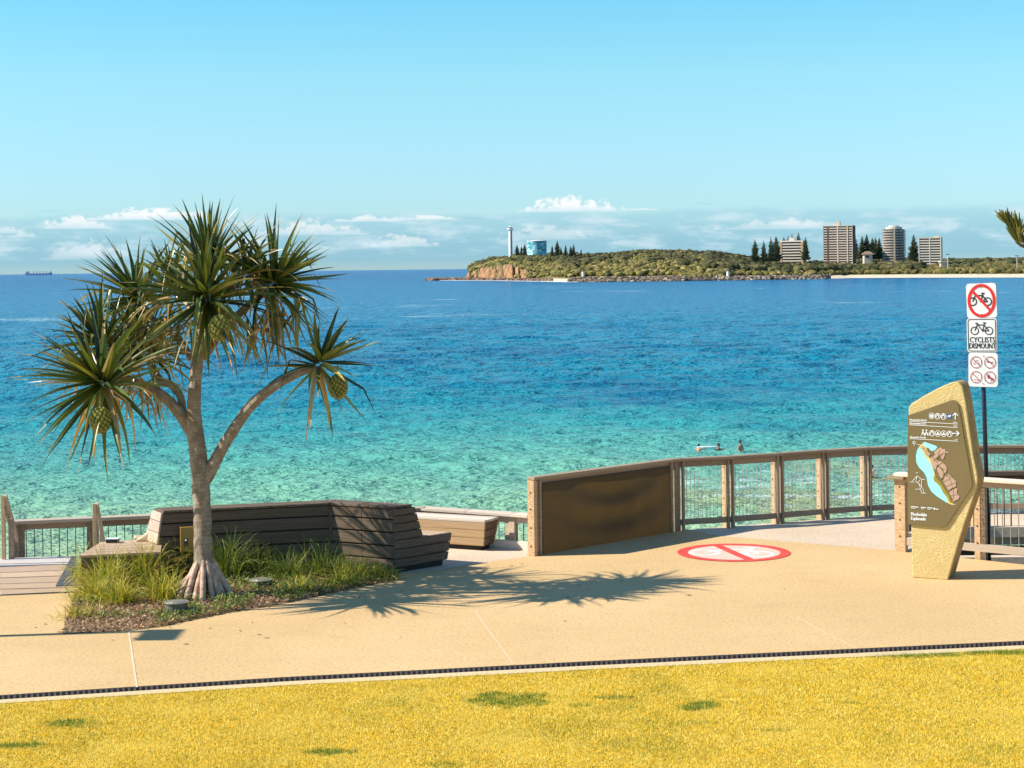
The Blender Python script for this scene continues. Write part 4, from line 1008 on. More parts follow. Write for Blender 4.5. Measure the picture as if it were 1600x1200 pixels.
def bicycle(D, cx, cy, w, lw, ang=0.):
    """side view of a bicycle, w = distance between hubs"""
    ca, sa = math.cos(ang), math.sin(ang)
    T_ = lambda x, y: (cx + (x * ca - y * sa) * w, cy + (x * sa + y * ca) * w)
    r = .30 * w
    for hx in (-.5, .5): D.ring(T_(hx, -.2), r, r, lw, 26)
    bb, seat, head = (.06, -.2), (.16, .22), (-.24, .20)
    for a, b in (((-.5, -.2), (-.27, .33)), ((-.26, .22), (.17, .22)), ((-.25, .18), bb), (bb, (.2, .36)), (bb, (.5, -.2)), ((.5, -.2), seat), ((-.27, .33), (-.40, .36)), ((-.40, .36), (-.43, .28)), ((.08, .38), (.32, .36))):
        D.line(T_(*a), T_(*b), lw * 1.1)
    D.disc(T_(*bb), .07 * w, n=12)

# ------------------------------------------------------------------ stone totem sign
P0 = G(1486, 906.5); P1 = G(1426, 902.5); ex = (P0 - P1).normalized(); tn = V(ex.y, -ex.x, 0)      # face normal, towards the camera
TPl = Plane(P0, ex, tn)
def c7(cx, cy): return TPl.loc(1380 + cx / 3.527, 580 + cy / 3.527)
totem = thing('totem_sign', 'tall faceted yellow stone sign with brown map panel beside the railing', 'sign', P0)
FO = [c7(*p) for p in ((140, 215), (141, 202), (148, 188), (160, 176), (230, 133), (310, 90), (375, 62), (395, 59), (412, 62), (426, 72), (436, 90), (452, 160), (470, 290), (497, 470), (516, 560), (520, 600), (514, 640), (495, 700), (440, 860), (395, 1010), (355, 1150), (160, 1136), (157, 1000), (152, 700))]
THK = .44
def layer(mb, off0, off1, grow, col=(1, 1, 1)):
    cx_ = sum(p[0] for p in FO) / len(FO); cz_ = sum(p[1] for p in FO) / len(FO)
    pts = []
    for a, b in FO:
        L = math.hypot(a - cx_, b - cz_); pts.append((a + (a - cx_) / L * grow, max(0, b + (b - cz_) / L * grow)))
    mb.prism([TPl.w(a, b, off0) for a, b in pts], tn * (off1 - off0), col)
m, t, b = newmat('carved sandstone'); tcn = t.n.new('ShaderNodeTexCoord'); p = posn(t)
big = t.noise(p, 2.4, 3, .5, .6); cont = t.math('SINE', t.math('MULTIPLY', t.noise(t.vmul(p, (1., 1., 2.0)), 3.2, 3, .5, .6), 120.)); fine = t.noise(p, 40., 3, .6)
c = t.mix(big, (.60, .44, .17), (.70, .53, .24)); c = t.mix(t.smooth(cont, .5, .95, 0., .42), c, (.44, .29, .09)); sp = t.noise(p, 22., 2)
c = t.mix(t.smooth(sp, .68, .74, 0., .6), c, (.40, .28, .10))
t.put(b.inputs['Base Color'], c); b.inputs['Roughness'].default_value = .85; t.put(b.inputs['Normal'], t.bump(t.math('ADD', cont, t.math('MULTIPLY', fine, .5)), .35, .006)); M['totem'] = m
M['groove'] = plain('dark brown joint', (.12, .06, .02), (.09, .045, .015), 14., .8)
M['backslab'] = plain('shaded tan stone edge', (.42, .27, .10), (.32, .19, .06), 7., .85, .3)  # shade of the sign's side is painted into slab and joint browns
M['stain'] = plain('orange stain', (.62, .34, .07), (.70, .44, .12), 9., .85)
mb = MB(); layer(mb, 0, -.06, 0); mb.build('front_slab', M['totem'], totem, bevel=.012, bseg=3)
mb = MB(); layer(mb, -.06, -.26, -.03); mb.build('joint', M['groove'], totem)
mb = MB(); layer(mb, -.10, -.235, -.004); mb.build('middle_slab', M['backslab'], totem, bevel=.01)
mb = MB(); layer(mb, -.26, -THK, .0); mb.build('back_slab', M['backslab'], totem, bevel=.018, bseg=3)
PO_ = [c7(*p) for p in ((137, 243), (200, 222), (370, 161), (388, 158), (402, 162), (412, 172), (419, 190), (455, 400), (493, 612), (494, 628), (488, 645), (420, 745), (356, 845), (345, 856), (328, 860), (240, 853), (141, 843), (137, 600))]
mb = MB(); mb.prism([TPl.w(a, b, .002) for a, b in PO_], tn * .028); M['panel'] = plain('brown sign panel', (.175, .125, .045), (.19, .137, .052), 2., .5)
mb.build('panel', M['panel'], totem, bevel=.004)
LW = Draw(TPl, .034)
def cp(cx, cy): return c7(cx, cy)
def c6(cx, cy): return TPl.loc(1400 + cx / 5, 600 + cy / 5)          # coordinates read from the 5x crop
for (x, y, x2, txt, sz) in ((110, 284, 243, 'Mooloolaba Beach', .036), (110, 312, 243, 'Mooloolaba SLSC', .036), (112, 419, 238, 'Alexandra Parade', .036)):
    a, b_ = c6(x, y); a2, _ = c6(x2, y); LW.text(txt, a, b_, sz, a2 - a, .003)
for (x, y, x2, txt, sz) in ((453, 302, 484, '900 m', .026), (453, 330, 484, '950 m', .026), (462, 436, 486, '1 km', .026)):
    a, b_ = c6(x, y); a2, _ = c6(x2, y); LW.text(txt, a, b_, sz, a2 - a, .001)
for (x, y, x2, y2) in ((110, 290, 487, 311), (110, 317, 487, 339), (112, 425, 488, 445)):
    LW.line(c6(x, y), c6(x2, y2), .007)
for (x, y, x2, txt) in ((120, 1025, 244, 'Mooloolaba'), (120, 1058, 236, 'Esplanade')):
    a, b_ = c6(x, y); a2, _ = c6(x2, y); LW.text(txt, a, b_, .066, a2 - a, .005)
for (x, y) in ((284, 247), (330, 250), (376, 252), (287, 383), (332, 385), (378, 387), (424, 388)):
    c = c6(x, y); LW.ring(c, .038, .042, .007, 26)
    k = int(x * 7 + y) % 4
    if k == 0: LW.line((c[0]-.02, c[1]-.02), (c[0]-.02, c[1]+.015), .01); LW.line((c[0]+.015, c[1]-.02), (c[0]+.015, c[1]+.015), .01); LW.disc((c[0], c[1]+.02), .012)
    elif k == 1: LW.poly([(c[0]-.026, c[1]-.018), (c[0]+.026, c[1]-.018), (c[0], c[1]+.026)])
    elif k == 2: LW.line((c[0]-.02, c[1]), (c[0]+.02, c[1]), .02); LW.line((c[0], c[1]-.02), (c[0], c[1]+.022), .012)
    else: LW.poly([(c[0]-.02, c[1]-.022), (c[0]+.02, c[1]-.022), (c[0]+.02, c[1]+.018), (c[0]-.02, c[1]+.018)])
for (x, y) in ((217, 377), (243, 379)):          # walker and cyclist
    c = c6(x, y); LW.disc((c[0], c[1] + .032), .011); LW.line((c[0], c[1] + .02), (c[0] - .02, c[1] - .035), .011); LW.line((c[0], c[1] + .01), (c[0] + .022, c[1] - .035), .011)
    if x > 230: LW.ring((c[0] - .022, c[1] - .022), .017, .017, .005, 14); LW.ring((c[0] + .024, c[1] - .022), .017, .017, .005, 14)
c = c6(468, 250); LW.line((c[0], c[1] - .045), (c[0], c[1] + .04), .012); LW.line((c[0] - .034, c[1] + .008), (c[0] + .003, c[1] + .045), .012); LW.line((c[0] + .034, c[1] + .008), (c[0] - .003, c[1] + .045), .012)
c = c6(472, 384); LW.line((c[0] - .045, c[1]), (c[0] + .04, c[1]), .012); LW.line((c[0] + .008, c[1] + .034), (c[0] + .045, c[1] - .003), .012); LW.line((c[0] + .008, c[1] - .034), (c[0] + .045, c[1] + .003), .012)
# small locality map lines and pins, tiny logo row
net = [((133, 757), (170, 715)), ((170, 715), (205, 742)), ((205, 742), (205, 800)), ((205, 742), (232, 745)), ((160, 760), (185, 775)), ((185, 775), (215, 815)), ((215, 815), (225, 850)), ((185, 775), (205, 845)), ((150, 765), (115, 762)), ((160, 760), (170, 715)), ((175, 772), (190, 748)), ((155, 820), (195, 818)), ((200, 848), (240, 852)), ((160, 690), (178, 692))]
for a, b_ in net: LW.line(c6(*a), c6(*b_), .006)
c = c6(146, 455); LW.ring(c, .02, .02, .007, 16); LW.line((c[0], c[1] - .02), (c[0] + .004, c[1] - .045), .006)
a, b_ = c6(163, 476); LW.text('Town', a, b_, .03, .07)
for x0, x1 in ((122, 180), (200, 240), (250, 292)):
    LW.line(c6(x0, 955 + (x0 - 122) * .06), c6(x1, 957 + (x1 - 122) * .06), .012); LW.line(c6(x0, 966 + (x0 - 122) * .06), c6(x0 + (x1 - x0) * .6, 967 + (x1 - 122) * .06), .006)
c = c6(306, 972); LW.disc(c, .014); LW.line(c6(318, 974), c6(336, 976), .012)
a, b_ = c6(440, 940); LW.text('Beach', a, b_, .022, .05); LW.line(c6(385, 528), c6(412, 532), .006)
LW.build('lettering', M['white'], totem)
Dm = Draw(TPl, .033); a = [c6(*p) for p in ((402, 230), (440, 233), (439, 271), (401, 268))]; Dm.poly(a); M['bluesq'] = plain('sign blue', (.03, .12, .42), rough=.5); Dm.build('symbol_panel', M['bluesq'], totem)
Dm = Draw(TPl, .035); Dm.path([c6(*p) for p in ((408, 255), (418, 242), (424, 256), (434, 240))], .012); Dm.build('symbol', M['white'], totem)
def shape(name, pts, mat, off):
    Dm = Draw(TPl, off); Dm.poly([c6(*p) for p in pts]); return Dm.build(name, mat, totem)
M['mapsea'] = plain('map sea blue', (.33, .80, .82), (.35, .82, .84), 2., .5); M['mapteal'] = plain('map outline teal', (.05, .25, .20), rough=.5)
M['mapsand'] = plain('map sand yellow', (.80, .62, .16), rough=.5); M['mappink'] = plain('map block pink', (.52, .33, .24), (.50, .32, .23), 2., .5); M['mapolive'] = plain('map olive', (.36, .28, .03), rough=.5)
SEA_P = [(186, 488), (170, 515), (161, 560), (164, 610), (185, 650), (225, 690), (245, 730), (255, 790), (282, 838), (320, 872), (370, 905), (412, 930), (400, 890), (385, 850), (355, 800), (318, 765), (304, 735), (300, 690), (285, 640), (262, 600), (240, 570), (215, 530)]
shape('map_outline', [(p[0] + (-5 if p[0] < 250 else -3), p[1] + (3 if p[1] > 700 else 0)) for p in SEA_P], M['mapteal'], .0315)
shape('map_beach', [(186, 484), (225, 455), (250, 520), (262, 560), (290, 640), (305, 690), (318, 740), (355, 780), (392, 830), (420, 880), (455, 945), (415, 932), (395, 890), (360, 820), (318, 770), (300, 735), (292, 670), (262, 605), (215, 535)], M['mapsand'], .0325)
shape('map_sea', SEA_P, M['mapsea'], .0335)
shape('map_river', [(210, 462), (228, 450), (262, 462), (320, 482), (328, 495), (305, 518), (280, 522), (262, 500), (235, 490)], M['mapsea'], .0345)
shape('map_park', [(297, 715), (318, 722), (335, 745), (355, 765), (395, 835), (420, 870), (440, 925), (425, 925), (400, 880), (375, 850), (350, 800), (325, 772), (303, 758)], M['mapolive'], .0355)
Dm = Draw(TPl, .0365)
for pts in ([(325, 508), (355, 492), (372, 510), (335, 560), (300, 590), (290, 575), (312, 545), (300, 530)], [(350, 560), (390, 528), (385, 560), (372, 588), (352, 575)], [(365, 515), (385, 502), (392, 522), (352, 552), (342, 545)],
            [(268, 580), (290, 560), (318, 585), (342, 610), (325, 640), (312, 672), (290, 640)], [(330, 600), (350, 600), (385, 625), (402, 650), (395, 690), (380, 690), (372, 660), (340, 635)],
            [(322, 660), (340, 640), (365, 672), (380, 700), (362, 742), (335, 700)], [(385, 712), (415, 700), (475, 760), (472, 800), (440, 812), (415, 830), (392, 790), (372, 760)],
            [(430, 835), (470, 812), (485, 815), (480, 850), (502, 875), (495, 895), (450, 918), (445, 890), (420, 850)], [(240, 545), (262, 532), (275, 545), (258, 570)], [(200, 490), (218, 478), (245, 520), (238, 545)]):
    Dm.poly([c6(*p) for p in pts])
Dm.build('map_block', M['mappink'], totem)
Dm = Draw(TPl, .0375)
for a, b_, w_ in (((300, 600), (352, 548), .010), ((283, 560), (330, 612), .010), ((318, 640), (372, 612), .009), ((300, 665), (345, 700), .008), ((350, 740), (410, 706), .010), ((362, 700), (440, 735), .007), ((372, 765), (425, 740), .007), ((395, 800), (470, 768), .008), ((420, 715), (448, 812), .006), ((350, 512), (330, 552), .008), ((372, 545), (345, 580), .006), ((430, 870), (492, 862), .007), ((455, 815), (452, 905), .007), ((240, 548), (272, 562), .006), ((205, 500), (235, 505), .005), ((345, 650), (388, 668), .006)):
    Dm.line(c6(*a), c6(*b_), w_)
Dm.build('map_street', M['panel'], totem)

# ------------------------------------------------------------------ sign pole
SY = 26.55; so = at(1544, 860, SY); so.z = 0
sp_t = thing('signpost', 'black leaning pole with three white regulation signs behind railing', 'sign post', so)
topp = at(1533, 447, SY); mb = MB(); base_p = at(1546, 861, SY); base_p.z = -.3
mb.tube([base_p + V(0, .03, 0), topp + V(0, .03, -.02)], .033, 14); mb.build('pole', M['black_metal'], sp_t, smooth=True)
SN = V(-.38, -.925, 0).normalized(); SPl = Plane(V(so.x - .02, SY - .045, 0), V(-SN.y, SN.x, 0), SN)
def s8(cx, cy): return SPl.loc(1480 + cx / 6, 420 + cy / 6)
M['alu'] = plain('grey sign edge', (.35, .36, .38), rough=.4, metallic=.5)
def signplate(cx0, cy0, cx1, cy1, rot, label):
    """board outline given by crop corners"""
    a0, b0 = s8(cx0, cy0); a1, b1 = s8(cx1, cy1); cxm, czm = (a0 + a1) / 2, (b0 + b1) / 2; hw, hh = (a1 - a0) / 2, (b0 - b1) / 2; r = .045
    def outline(g_):
        pts = []
        for qx, qz, a_ in ((1, 1, 0), (-1, 1, 90), (-1, -1, 180), (1, -1, 270)):
            for k in range(6):
                an = R(a_ + k * 18); pts.append((qx * (hw - r) + (r + g_) * math.cos(an), qz * (hh - r) + (r + g_) * math.sin(an)))
        return [(cxm + x * math.cos(rot) - y * math.sin(rot), czm + x * math.sin(rot) + y * math.cos(rot)) for x, y in pts]
    mb = MB(); mb.prism([SPl.w(a, b, 0) for a, b in outline(0)], SN * -.006); o = mb.build('sign_plate', M['white'], sp_t)
    mb = MB(); mb.prism([SPl.w(a, b, -.0062) for a, b in outline(.006)], SN * -.004); mb.build('sign_backing', M['alu'], o)
    if label: o['label'] = label
    T2 = lambda x, y: (cxm + x * math.cos(rot) - y * math.sin(rot), czm + x * math.sin(rot) + y * math.cos(rot))
    return o, T2, hw, hh
rot = .03
o, T2, hw, hh = signplate(180, 138, 464, 460, rot, 'white sign with a red ring over a bicycle')
D = Draw(SPl, .004); c0 = T2(-.02, .03); bicycle(D, c0[0], c0[1] - .0, .215, .017, -.0); D.build('bicycle_symbol', M['black'], o)
D = Draw(SPl, .006); cc = T2(0, 0); D.ring(cc, hw * .94, hh * .97, .042, 48); D.line(T2(-hw * .62, hh * .62), T2(hw * .60, -hh * .62), .036); D.build('prohibition_ring', M['red'], o)
D = Draw(SPl, .008)
for q in ((0, hh * .78), (.0, -hh * .8)): D.disc(T2(*q), .008, n=8)
D.build('rivet', M['bolt'], o)
o, T2, hw, hh = signplate(184, 462, 468, 782, .01, 'white sign with bicycle and two lines of words')
D = Draw(SPl, .004)
r = .035; pts = []
for qx, qz, a_ in ((1, 1, 0), (-1, 1, 90), (-1, -1, 180), (1, -1, 270)):
    for k in range(6): an = R(a_ + k * 18); pts.append(T2(qx * (hw - .018 - r) + r * math.cos(an), qz * (hh - .018 - r) + r * math.sin(an)))
D.path(pts + [pts[0]], .010); D.build('border', M['black'], o)
D = Draw(SPl, .004); c0 = T2(.0, hh * .42); bicycle(D, c0[0], c0[1], .205, .013)
D.build('bicycle_symbol', M['black'], o)
D = Draw(SPl, .004)
for txt, yy, wd in (('CYCLISTS', -hh * .42, .365), ('DISMOUNT', -hh * .78, .385)):
    a, b_ = T2(-wd / 2, yy); D.text(txt, a, b_, .115, wd, .005)
D.build('lettering', M['signbrown'] if 'signbrown' in M else M['black'], o)
o, T2, hw, hh = signplate(198, 786, 476, 1108, -.01, 'white sign with four small red prohibition circles')
D = Draw(SPl, .006); D2 = Draw(SPl, .004)
for i, (qx, qz) in enumerate(((-.1, .11), (.1, .11), (-.1, -.11), (.1, -.11))):
    c = T2(qx, qz); D.ring(c, .084, .088, .010, 30); D.line((c[0] - .058, c[1] + .060), (c[0] + .058, c[1] - .060), .010)
    if i == 0: D2.ring((c[0] - .025, c[1] - .02), .016, .016, .005, 12); D2.ring((c[0] + .03, c[1] - .015), .016, .016, .005, 12); D2.line((c[0] - .025, c[1] + .01), (c[0] + .03, c[1] + .03), .008)
    elif i == 1: D2.line((c[0] - .05, c[1] + .01), (c[0] + .05, c[1] - .005), .014); D2.line((c[0] - .04, c[1] + .03), (c[0] - .01, c[1]), .008)
    elif i == 2: D2.line((c[0] - .04, c[1] - .04), (c[0] + .045, c[1] - .045), .006); D2.disc((c[0] + .03, c[1] + .02), .006, n=8)
    else: D2.disc((c[0] - .02, c[1] + .01), .02, .03, 12); D2.line((c[0] - .01, c[1]), (c[0] + .05, c[1] - .03), .022); D2.line((c[0] + .02, c[1] - .02), (c[0] + .01, c[1] - .055), .01)
D.build('prohibition_ring', M['darkred'], o); D2.build('symbol', M['symb'] if 'symb' in M else M['darkred'], o)
D = Draw(SPl, .008)
for q in ((0.01, hh * .8), (.0, -hh * .82)): D.disc(T2(*q), .009, n=8)
D.build('rivet', M['bolt'], o)

# ------------------------------------------------------------------ painted roundel on the path
gc = G(1146.5, 863.5); RR = .825
class GPl(Plane):
    def w(s, a, b, off=0.): return s.o + Vector((a, b, off))
gp = GPl(gc, (1, 0, 0), (0, 0, 1))
rd_ = thing('painted_roundel', 'faded red and white no-cycling roundel painted on the path', 'painted marking', gc)
m, t, b = newmat('worn road paint'); p = posn(t); n = t.noise(p, 9., 4, .6); f_ = t.noise(p, 60., 2)
def paint(name, c, worn, amt=.5):
    m, t, b = newmat(name); p = posn(t); n = t.noise(p, 5., 5, .6); f_ = t.noise(p, 70., 2, .6)
    col = t.mix(t.smooth(n, .45, .7, 0., amt), c, worn); col = t.mix(t.smooth(f_, .55, .75, 0., .35), col, worn)
    t.put(b.inputs['Base Color'], col); b.inputs['Roughness'].default_value = .7; return m
M['pred'] = paint('worn red paint', (.72, .05, .035), (.75, .25, .13), .25); M['ppink'] = paint('faded backing paint', (.72, .49, .38), (.76, .54, .41)); M['pwhite'] = paint('worn white paint', (.85, .82, .76), (.75, .55, .42), .4)
D = Draw(gp, .002); D.disc((0, 0), RR - .05, n=60); D.build('backing', M['ppink'], rd_)
D = Draw(gp, .004)
for hx in (-.42, .34):
    D.ring((hx, .02 if hx < 0 else -.18), .23, .27, .06, 30)
for a, b_ in (((-.42, .02), (-.1, .28)), ((-.1, .28), (.3, .25)), ((-.1, .28), (.02, -.12)), ((.02, -.12), (.34, -.18)), ((.34, -.18), (.28, .25)), ((.28, .25), (.34, .45)), ((.2, .45), (.45, .46)), ((-.1, .28), (-.12, .45)), ((-.12, .45), (-.28, .48)), ((.02, -.12), (.28, .25))): D.line(a, b_, .07)
D.build('bicycle_symbol', M['pwhite'], rd_)
D = Draw(gp, .006); D.ring((0, 0), RR, RR, .15, 64); D.line((-.17, .68), (.15, -.70), .14); D.build('prohibition_ring', M['pred'], rd_)

# ------------------------------------------------------------------ street lamp just outside the frame (throws the square shadow)
def lamp():
    hh = 5.2; sh = V(SHX, SHY, 0).normalized() * (hh / math.tan(SUN_EL)); tgt = G(250, 992); hpos = tgt - sh; base = hpos + V(-.12, .22, 0)
    th = thing('street_lamp', 'grey pole lamp with flat square head beside the path', 'street lamp', V(base.x, base.y, 0))
    M['lampgrey'] = plain('grey lamp paint', (.25, .26, .27), rough=.5)
    mb = MB(); mb.tube([V(base.x, base.y, 0), V(base.x, base.y, hh)], [.08, .05], 14); mb.build('pole', M['lampgrey'], th, smooth=True)
    mb = MB(); mb.beam(V(base.x, base.y, hh - .05), V(hpos.x, hpos.y, hh - .05), .04, .04); mb.build('arm', M['lampgrey'], th)
    mb = MB(); mb.box(V(hpos.x, hpos.y, hh), V(.42, 0, 0), V(0, .62, 0), V(0, 0, .07)); mb.build('lamp_head', M['lampgrey'], th, bevel=.01)
lamp()

# ------------------------------------------------------------------ sea
def build_sea():
    m, t, b = newmat('sea water'); p = posn(t); x, y, z = t.sep(p)[:3]
    inv = t.math('DIVIDE', 36960., y)                       # large near the beach, small far out
    wob = t.noise(t.comb(t.math('MULTIPLY', x, .010), t.math('MULTIPLY', y, .006), 0.), 1., 5, .6)
    # shallow water reaches further out on the left and right; a wavy boundary
    q = t.math('ADD', inv, t.math('MULTIPLY', t.math('SUBTRACT', wob, .5), t.math('MULTIPLY', inv, .55)))
    c = t.ramp(t.math('DIVIDE', q, 400.), [(0., SW_[0]), (.02, SW_[1]), (.07, SW_[2]), (.22, SW_[3]), (.44, SW_[4]), (.60, SW_[5]), (.75, SW_[6]), (.89, SW_[7]), (1., SW_[8])])
    # darker weed and reef patches, long across the view
    pat = t.noise(t.comb(t.math('MULTIPLY', x, .020), t.math('MULTIPLY', y, .016), 4.), 1., 6, .62)
    patm = t.math('MULTIPLY', t.smooth(pat, .46, .66, 0., .8), t.math('MULTIPLY', t.smooth(inv, 40., 110.), t.smooth(inv, 240., 320., 1., .18)))
    c = t.mix(patm, c, SW_[9])
    near = t.noise(t.comb(t.math('MULTIPLY', x, .10), t.math('MULTIPLY', y, .07), 9.), 1., 5, .6)
    rt = t.smooth(x, 2., 16.)
    nm = t.math('MULTIPLY', t.smooth(inv, 275., 330.), rt)
    c = t.mix(t.math('MULTIPLY', nm, t.smooth(near, .50, .60, 0., .75)), c, (.30, .33, .13))      # sand and algae through shallow water
    c = t.mix(t.math('MULTIPLY', nm, t.smooth(near, .46, .38, 0., .8)), c, (.16, .17, .20))
    # current lines / foam
    fo = t.noise(t.comb(t.math('MULTIPLY', x, .05), t.math('MULTIPLY', y, .35), 2.), 1., 6, .7)
    fm = t.math('MULTIPLY', t.smooth(fo, .56, .68), t.math('MULTIPLY', nm, .9))
    fo2 = t.noise(t.comb(t.math('MULTIPLY', x, .012), t.math('MULTIPLY', y, .02), 5.), 1., 5, .7)
    fm2 = t.math('MULTIPLY', t.smooth(fo2, .60, .70, 0., .45), t.math('MULTIPLY', t.smooth(inv, 20., 30.), t.smooth(inv, 80., 110., 1., 0.)))
    c = t.mix(t.math('MAXIMUM', fm, fm2), c, (.62, .74, .74))
    t.put(b.inputs['Base Color'], c); b.inputs['Roughness'].default_value = .20; b.inputs['IOR'].default_value = 1.12
    b.inputs['Specular IOR Level'].default_value = .3
    # wind ripples, several sizes; faded with distance so that far water stays calm
    r2 = t.noise(t.vmul(p, (.16, .26, 1)), 1., 4, .6, .3); r3 = t.noise(t.vmul(p, (.03, .05, 1)), 1., 3, .6)
    f1 = t.smooth(y, 90., 260., 1., .15); f2 = t.smooth(y, 200., 900., 1., .4); f3 = t.smooth(y, 120., 300.)
    w1 = t.noise(t.vmul(p, (.75, 2.1, 1)), 1.0, 4, .65, .15); w2 = t.noise(t.vmul(p, (.36, .60, 1)), 1., 4, .65, .15); w3 = t.noise(t.vmul(p, (.15, .10, 1)), 1., 4, .7, .1)
    h = t.math('ADD', t.math('MULTIPLY', t.math('MULTIPLY', w1, f1), .72), t.math('ADD', t.math('MULTIPLY', t.math('MULTIPLY', w2, f2), 1.9), t.math('MULTIPLY', t.math('MULTIPLY', w3, f3), 6.)))
    h = t.math('ADD', h, t.math('ADD', t.math('MULTIPLY', r2, .8), t.math('MULTIPLY', r3, 2.)))
    t.put(b.inputs['Normal'], t.bump(h, 1.0, SEAB))
    M['sea'] = m
    # real surface: a fan-shaped grid, fine near the beach and coarse towards the horizon
    ny, nx = 900, 420
    invs = np.linspace(640, 30, ny); Y = 36960 / invs
    U = np.linspace(-.42, .42, nx)
    YY, UU = np.meshgrid(Y, U, indexing='ij'); XX = YY * UU
    ZZ = np.full_like(XX, SEA)
    r = np.random.default_rng(3)
    for k in range(46):
        lam = .9 * 1.13 ** (k * .55); ang = r.normal(1.25, .45); kx, ky = math.cos(ang) * 2 * np.pi / lam, math.sin(ang) * 2 * np.pi / lam
        amp = .0105 * lam ** .95 * r.uniform(.5, 1.) ; cell = (YY ** 2) / 36960 * (610 / ny) * 1.0
        fade = np.clip(lam / (cell * 2.2) - .6, 0, 1)
        ph = kx * XX + ky * YY + r.random() * 6.28 + 2.2 * np.sin(XX * .05 / lam ** .4 + k) + 1.5 * np.sin(YY * .041 + k * 2)
        ZZ += amp * fade * (1 - np.abs(np.sin(ph / 2)) * 2) * (.6)
    N = nx * ny; v = np.stack([XX, YY, ZZ], -1).reshape(-1, 3)
    i = np.arange(ny - 1)[:, None] * nx + np.arange(nx - 1)[None]
    idx = np.stack([i, i + 1, i + nx + 1, i + nx], -1).reshape(-1)
    # far water and side aprons as big quads just below
    o = fast_mesh('sea', v, 4, idx, m, smooth=True); structure(o)
    mb = MB(); yf = 36960 / 30.
    mb.add([(-60000, yf - 2, SEA), (60000, yf - 2, SEA), (60000, 90000, SEA), (-60000, 90000, SEA)], [(0, 1, 2, 3)])
    mb.add([(-yf * .42, yf - 2, SEA), (-60000, yf - 2, SEA), (-60000, 57, SEA), (-24, 57, SEA)], [(0, 1, 2, 3)])
    mb.add([(yf * .42, yf - 2, SEA), (24, 57, SEA), (60000, 57, SEA), (60000, yf - 2, SEA)], [(0, 1, 2, 3)])
    structure(mb.build('sea_far', m))
SEAB = 1.0
SW_ = [lin('#3a74b4', .58), lin('#1c72b2', .60), lin('#1880b8', .64), lin('#1890ba', .66), lin('#1c96b4', .66), lin('#42aeb2', .74), lin('#78c8ae', .80), lin('#9cd2a8', .84), lin('#b6d6a4', .85), lin('#17709e', .72)]
build_sea()

# ------------------------------------------------------------------ headland
SHORE = [(640, 1900), (668, 2050), (700, 2060), (730, 1990), (780, 1900), (830, 1760), (890, 1620), (1000, 1600), (1120, 1600), (1290, 1640), (1330, 1700), (1450, 1640), (1600, 1530), (1750, 1420), (1900, 1300)]
RIDGE = [(640, 0), (726, 1), (733, 10), (745, 16), (765, 20.5), (790, 22), (850, 21), (900, 21), (960, 22.5), (1000, 25), (1060, 25), (1100, 22.5), (1150, 17), (1200, 9.5), (1260, 8), (1330, 9), (1400, 10), (1500, 11.5), (1600, 11), (1900, 10)]
def itp(tab, x): return float(np.interp(x, [a for a, b in tab], [b for a, b in tab]))
def shoreY(px): return itp(SHORE, px)
def ground_z(px, dY):
    """ground height above the sea for a point dY metres behind the shoreline, in pixel column px"""
    H = itp(RIDGE, px)
    if px < 845:                                   # cliff with a rock shelf in front
        k = min(1, max(0, (845 - px) / 60)); ck = 1 if px < 800 else max(0, (845 - px) / 45)
        sh = min(1.3, dY / 20); cl = min(1, max(0, (dY - 70) / 28)); up = min(1, max(0, (dY - 98) / 200))
        zc = sh + (H * .66) * cl ** .8 + max(0, H * .34 - 1.3) * up ** .7
        zo = min(2.5, dY / 25) + max(0, H - 2.5) * (min(1, max(0, (dY - 60) / 240)) ** .75)
        z = zc * ck + zo * (1 - ck)
    else:
        z = min(2.2, dY / 22) + max(0, H - 2.2) * (min(1, max(0, (dY - 55) / 260)) ** .7)
    if dY > 500: z -= (dY - 500) * .12
    if px < 728: z = min(z, 1.2)
    return z
def hp(px, dY, extra=0.):
    Yb = shoreY(px); Y = Yb + dY; u = (px - CX) + 0.0
    return V(u * Y / F, Y, SEA + ground_z(px, dY) + extra)
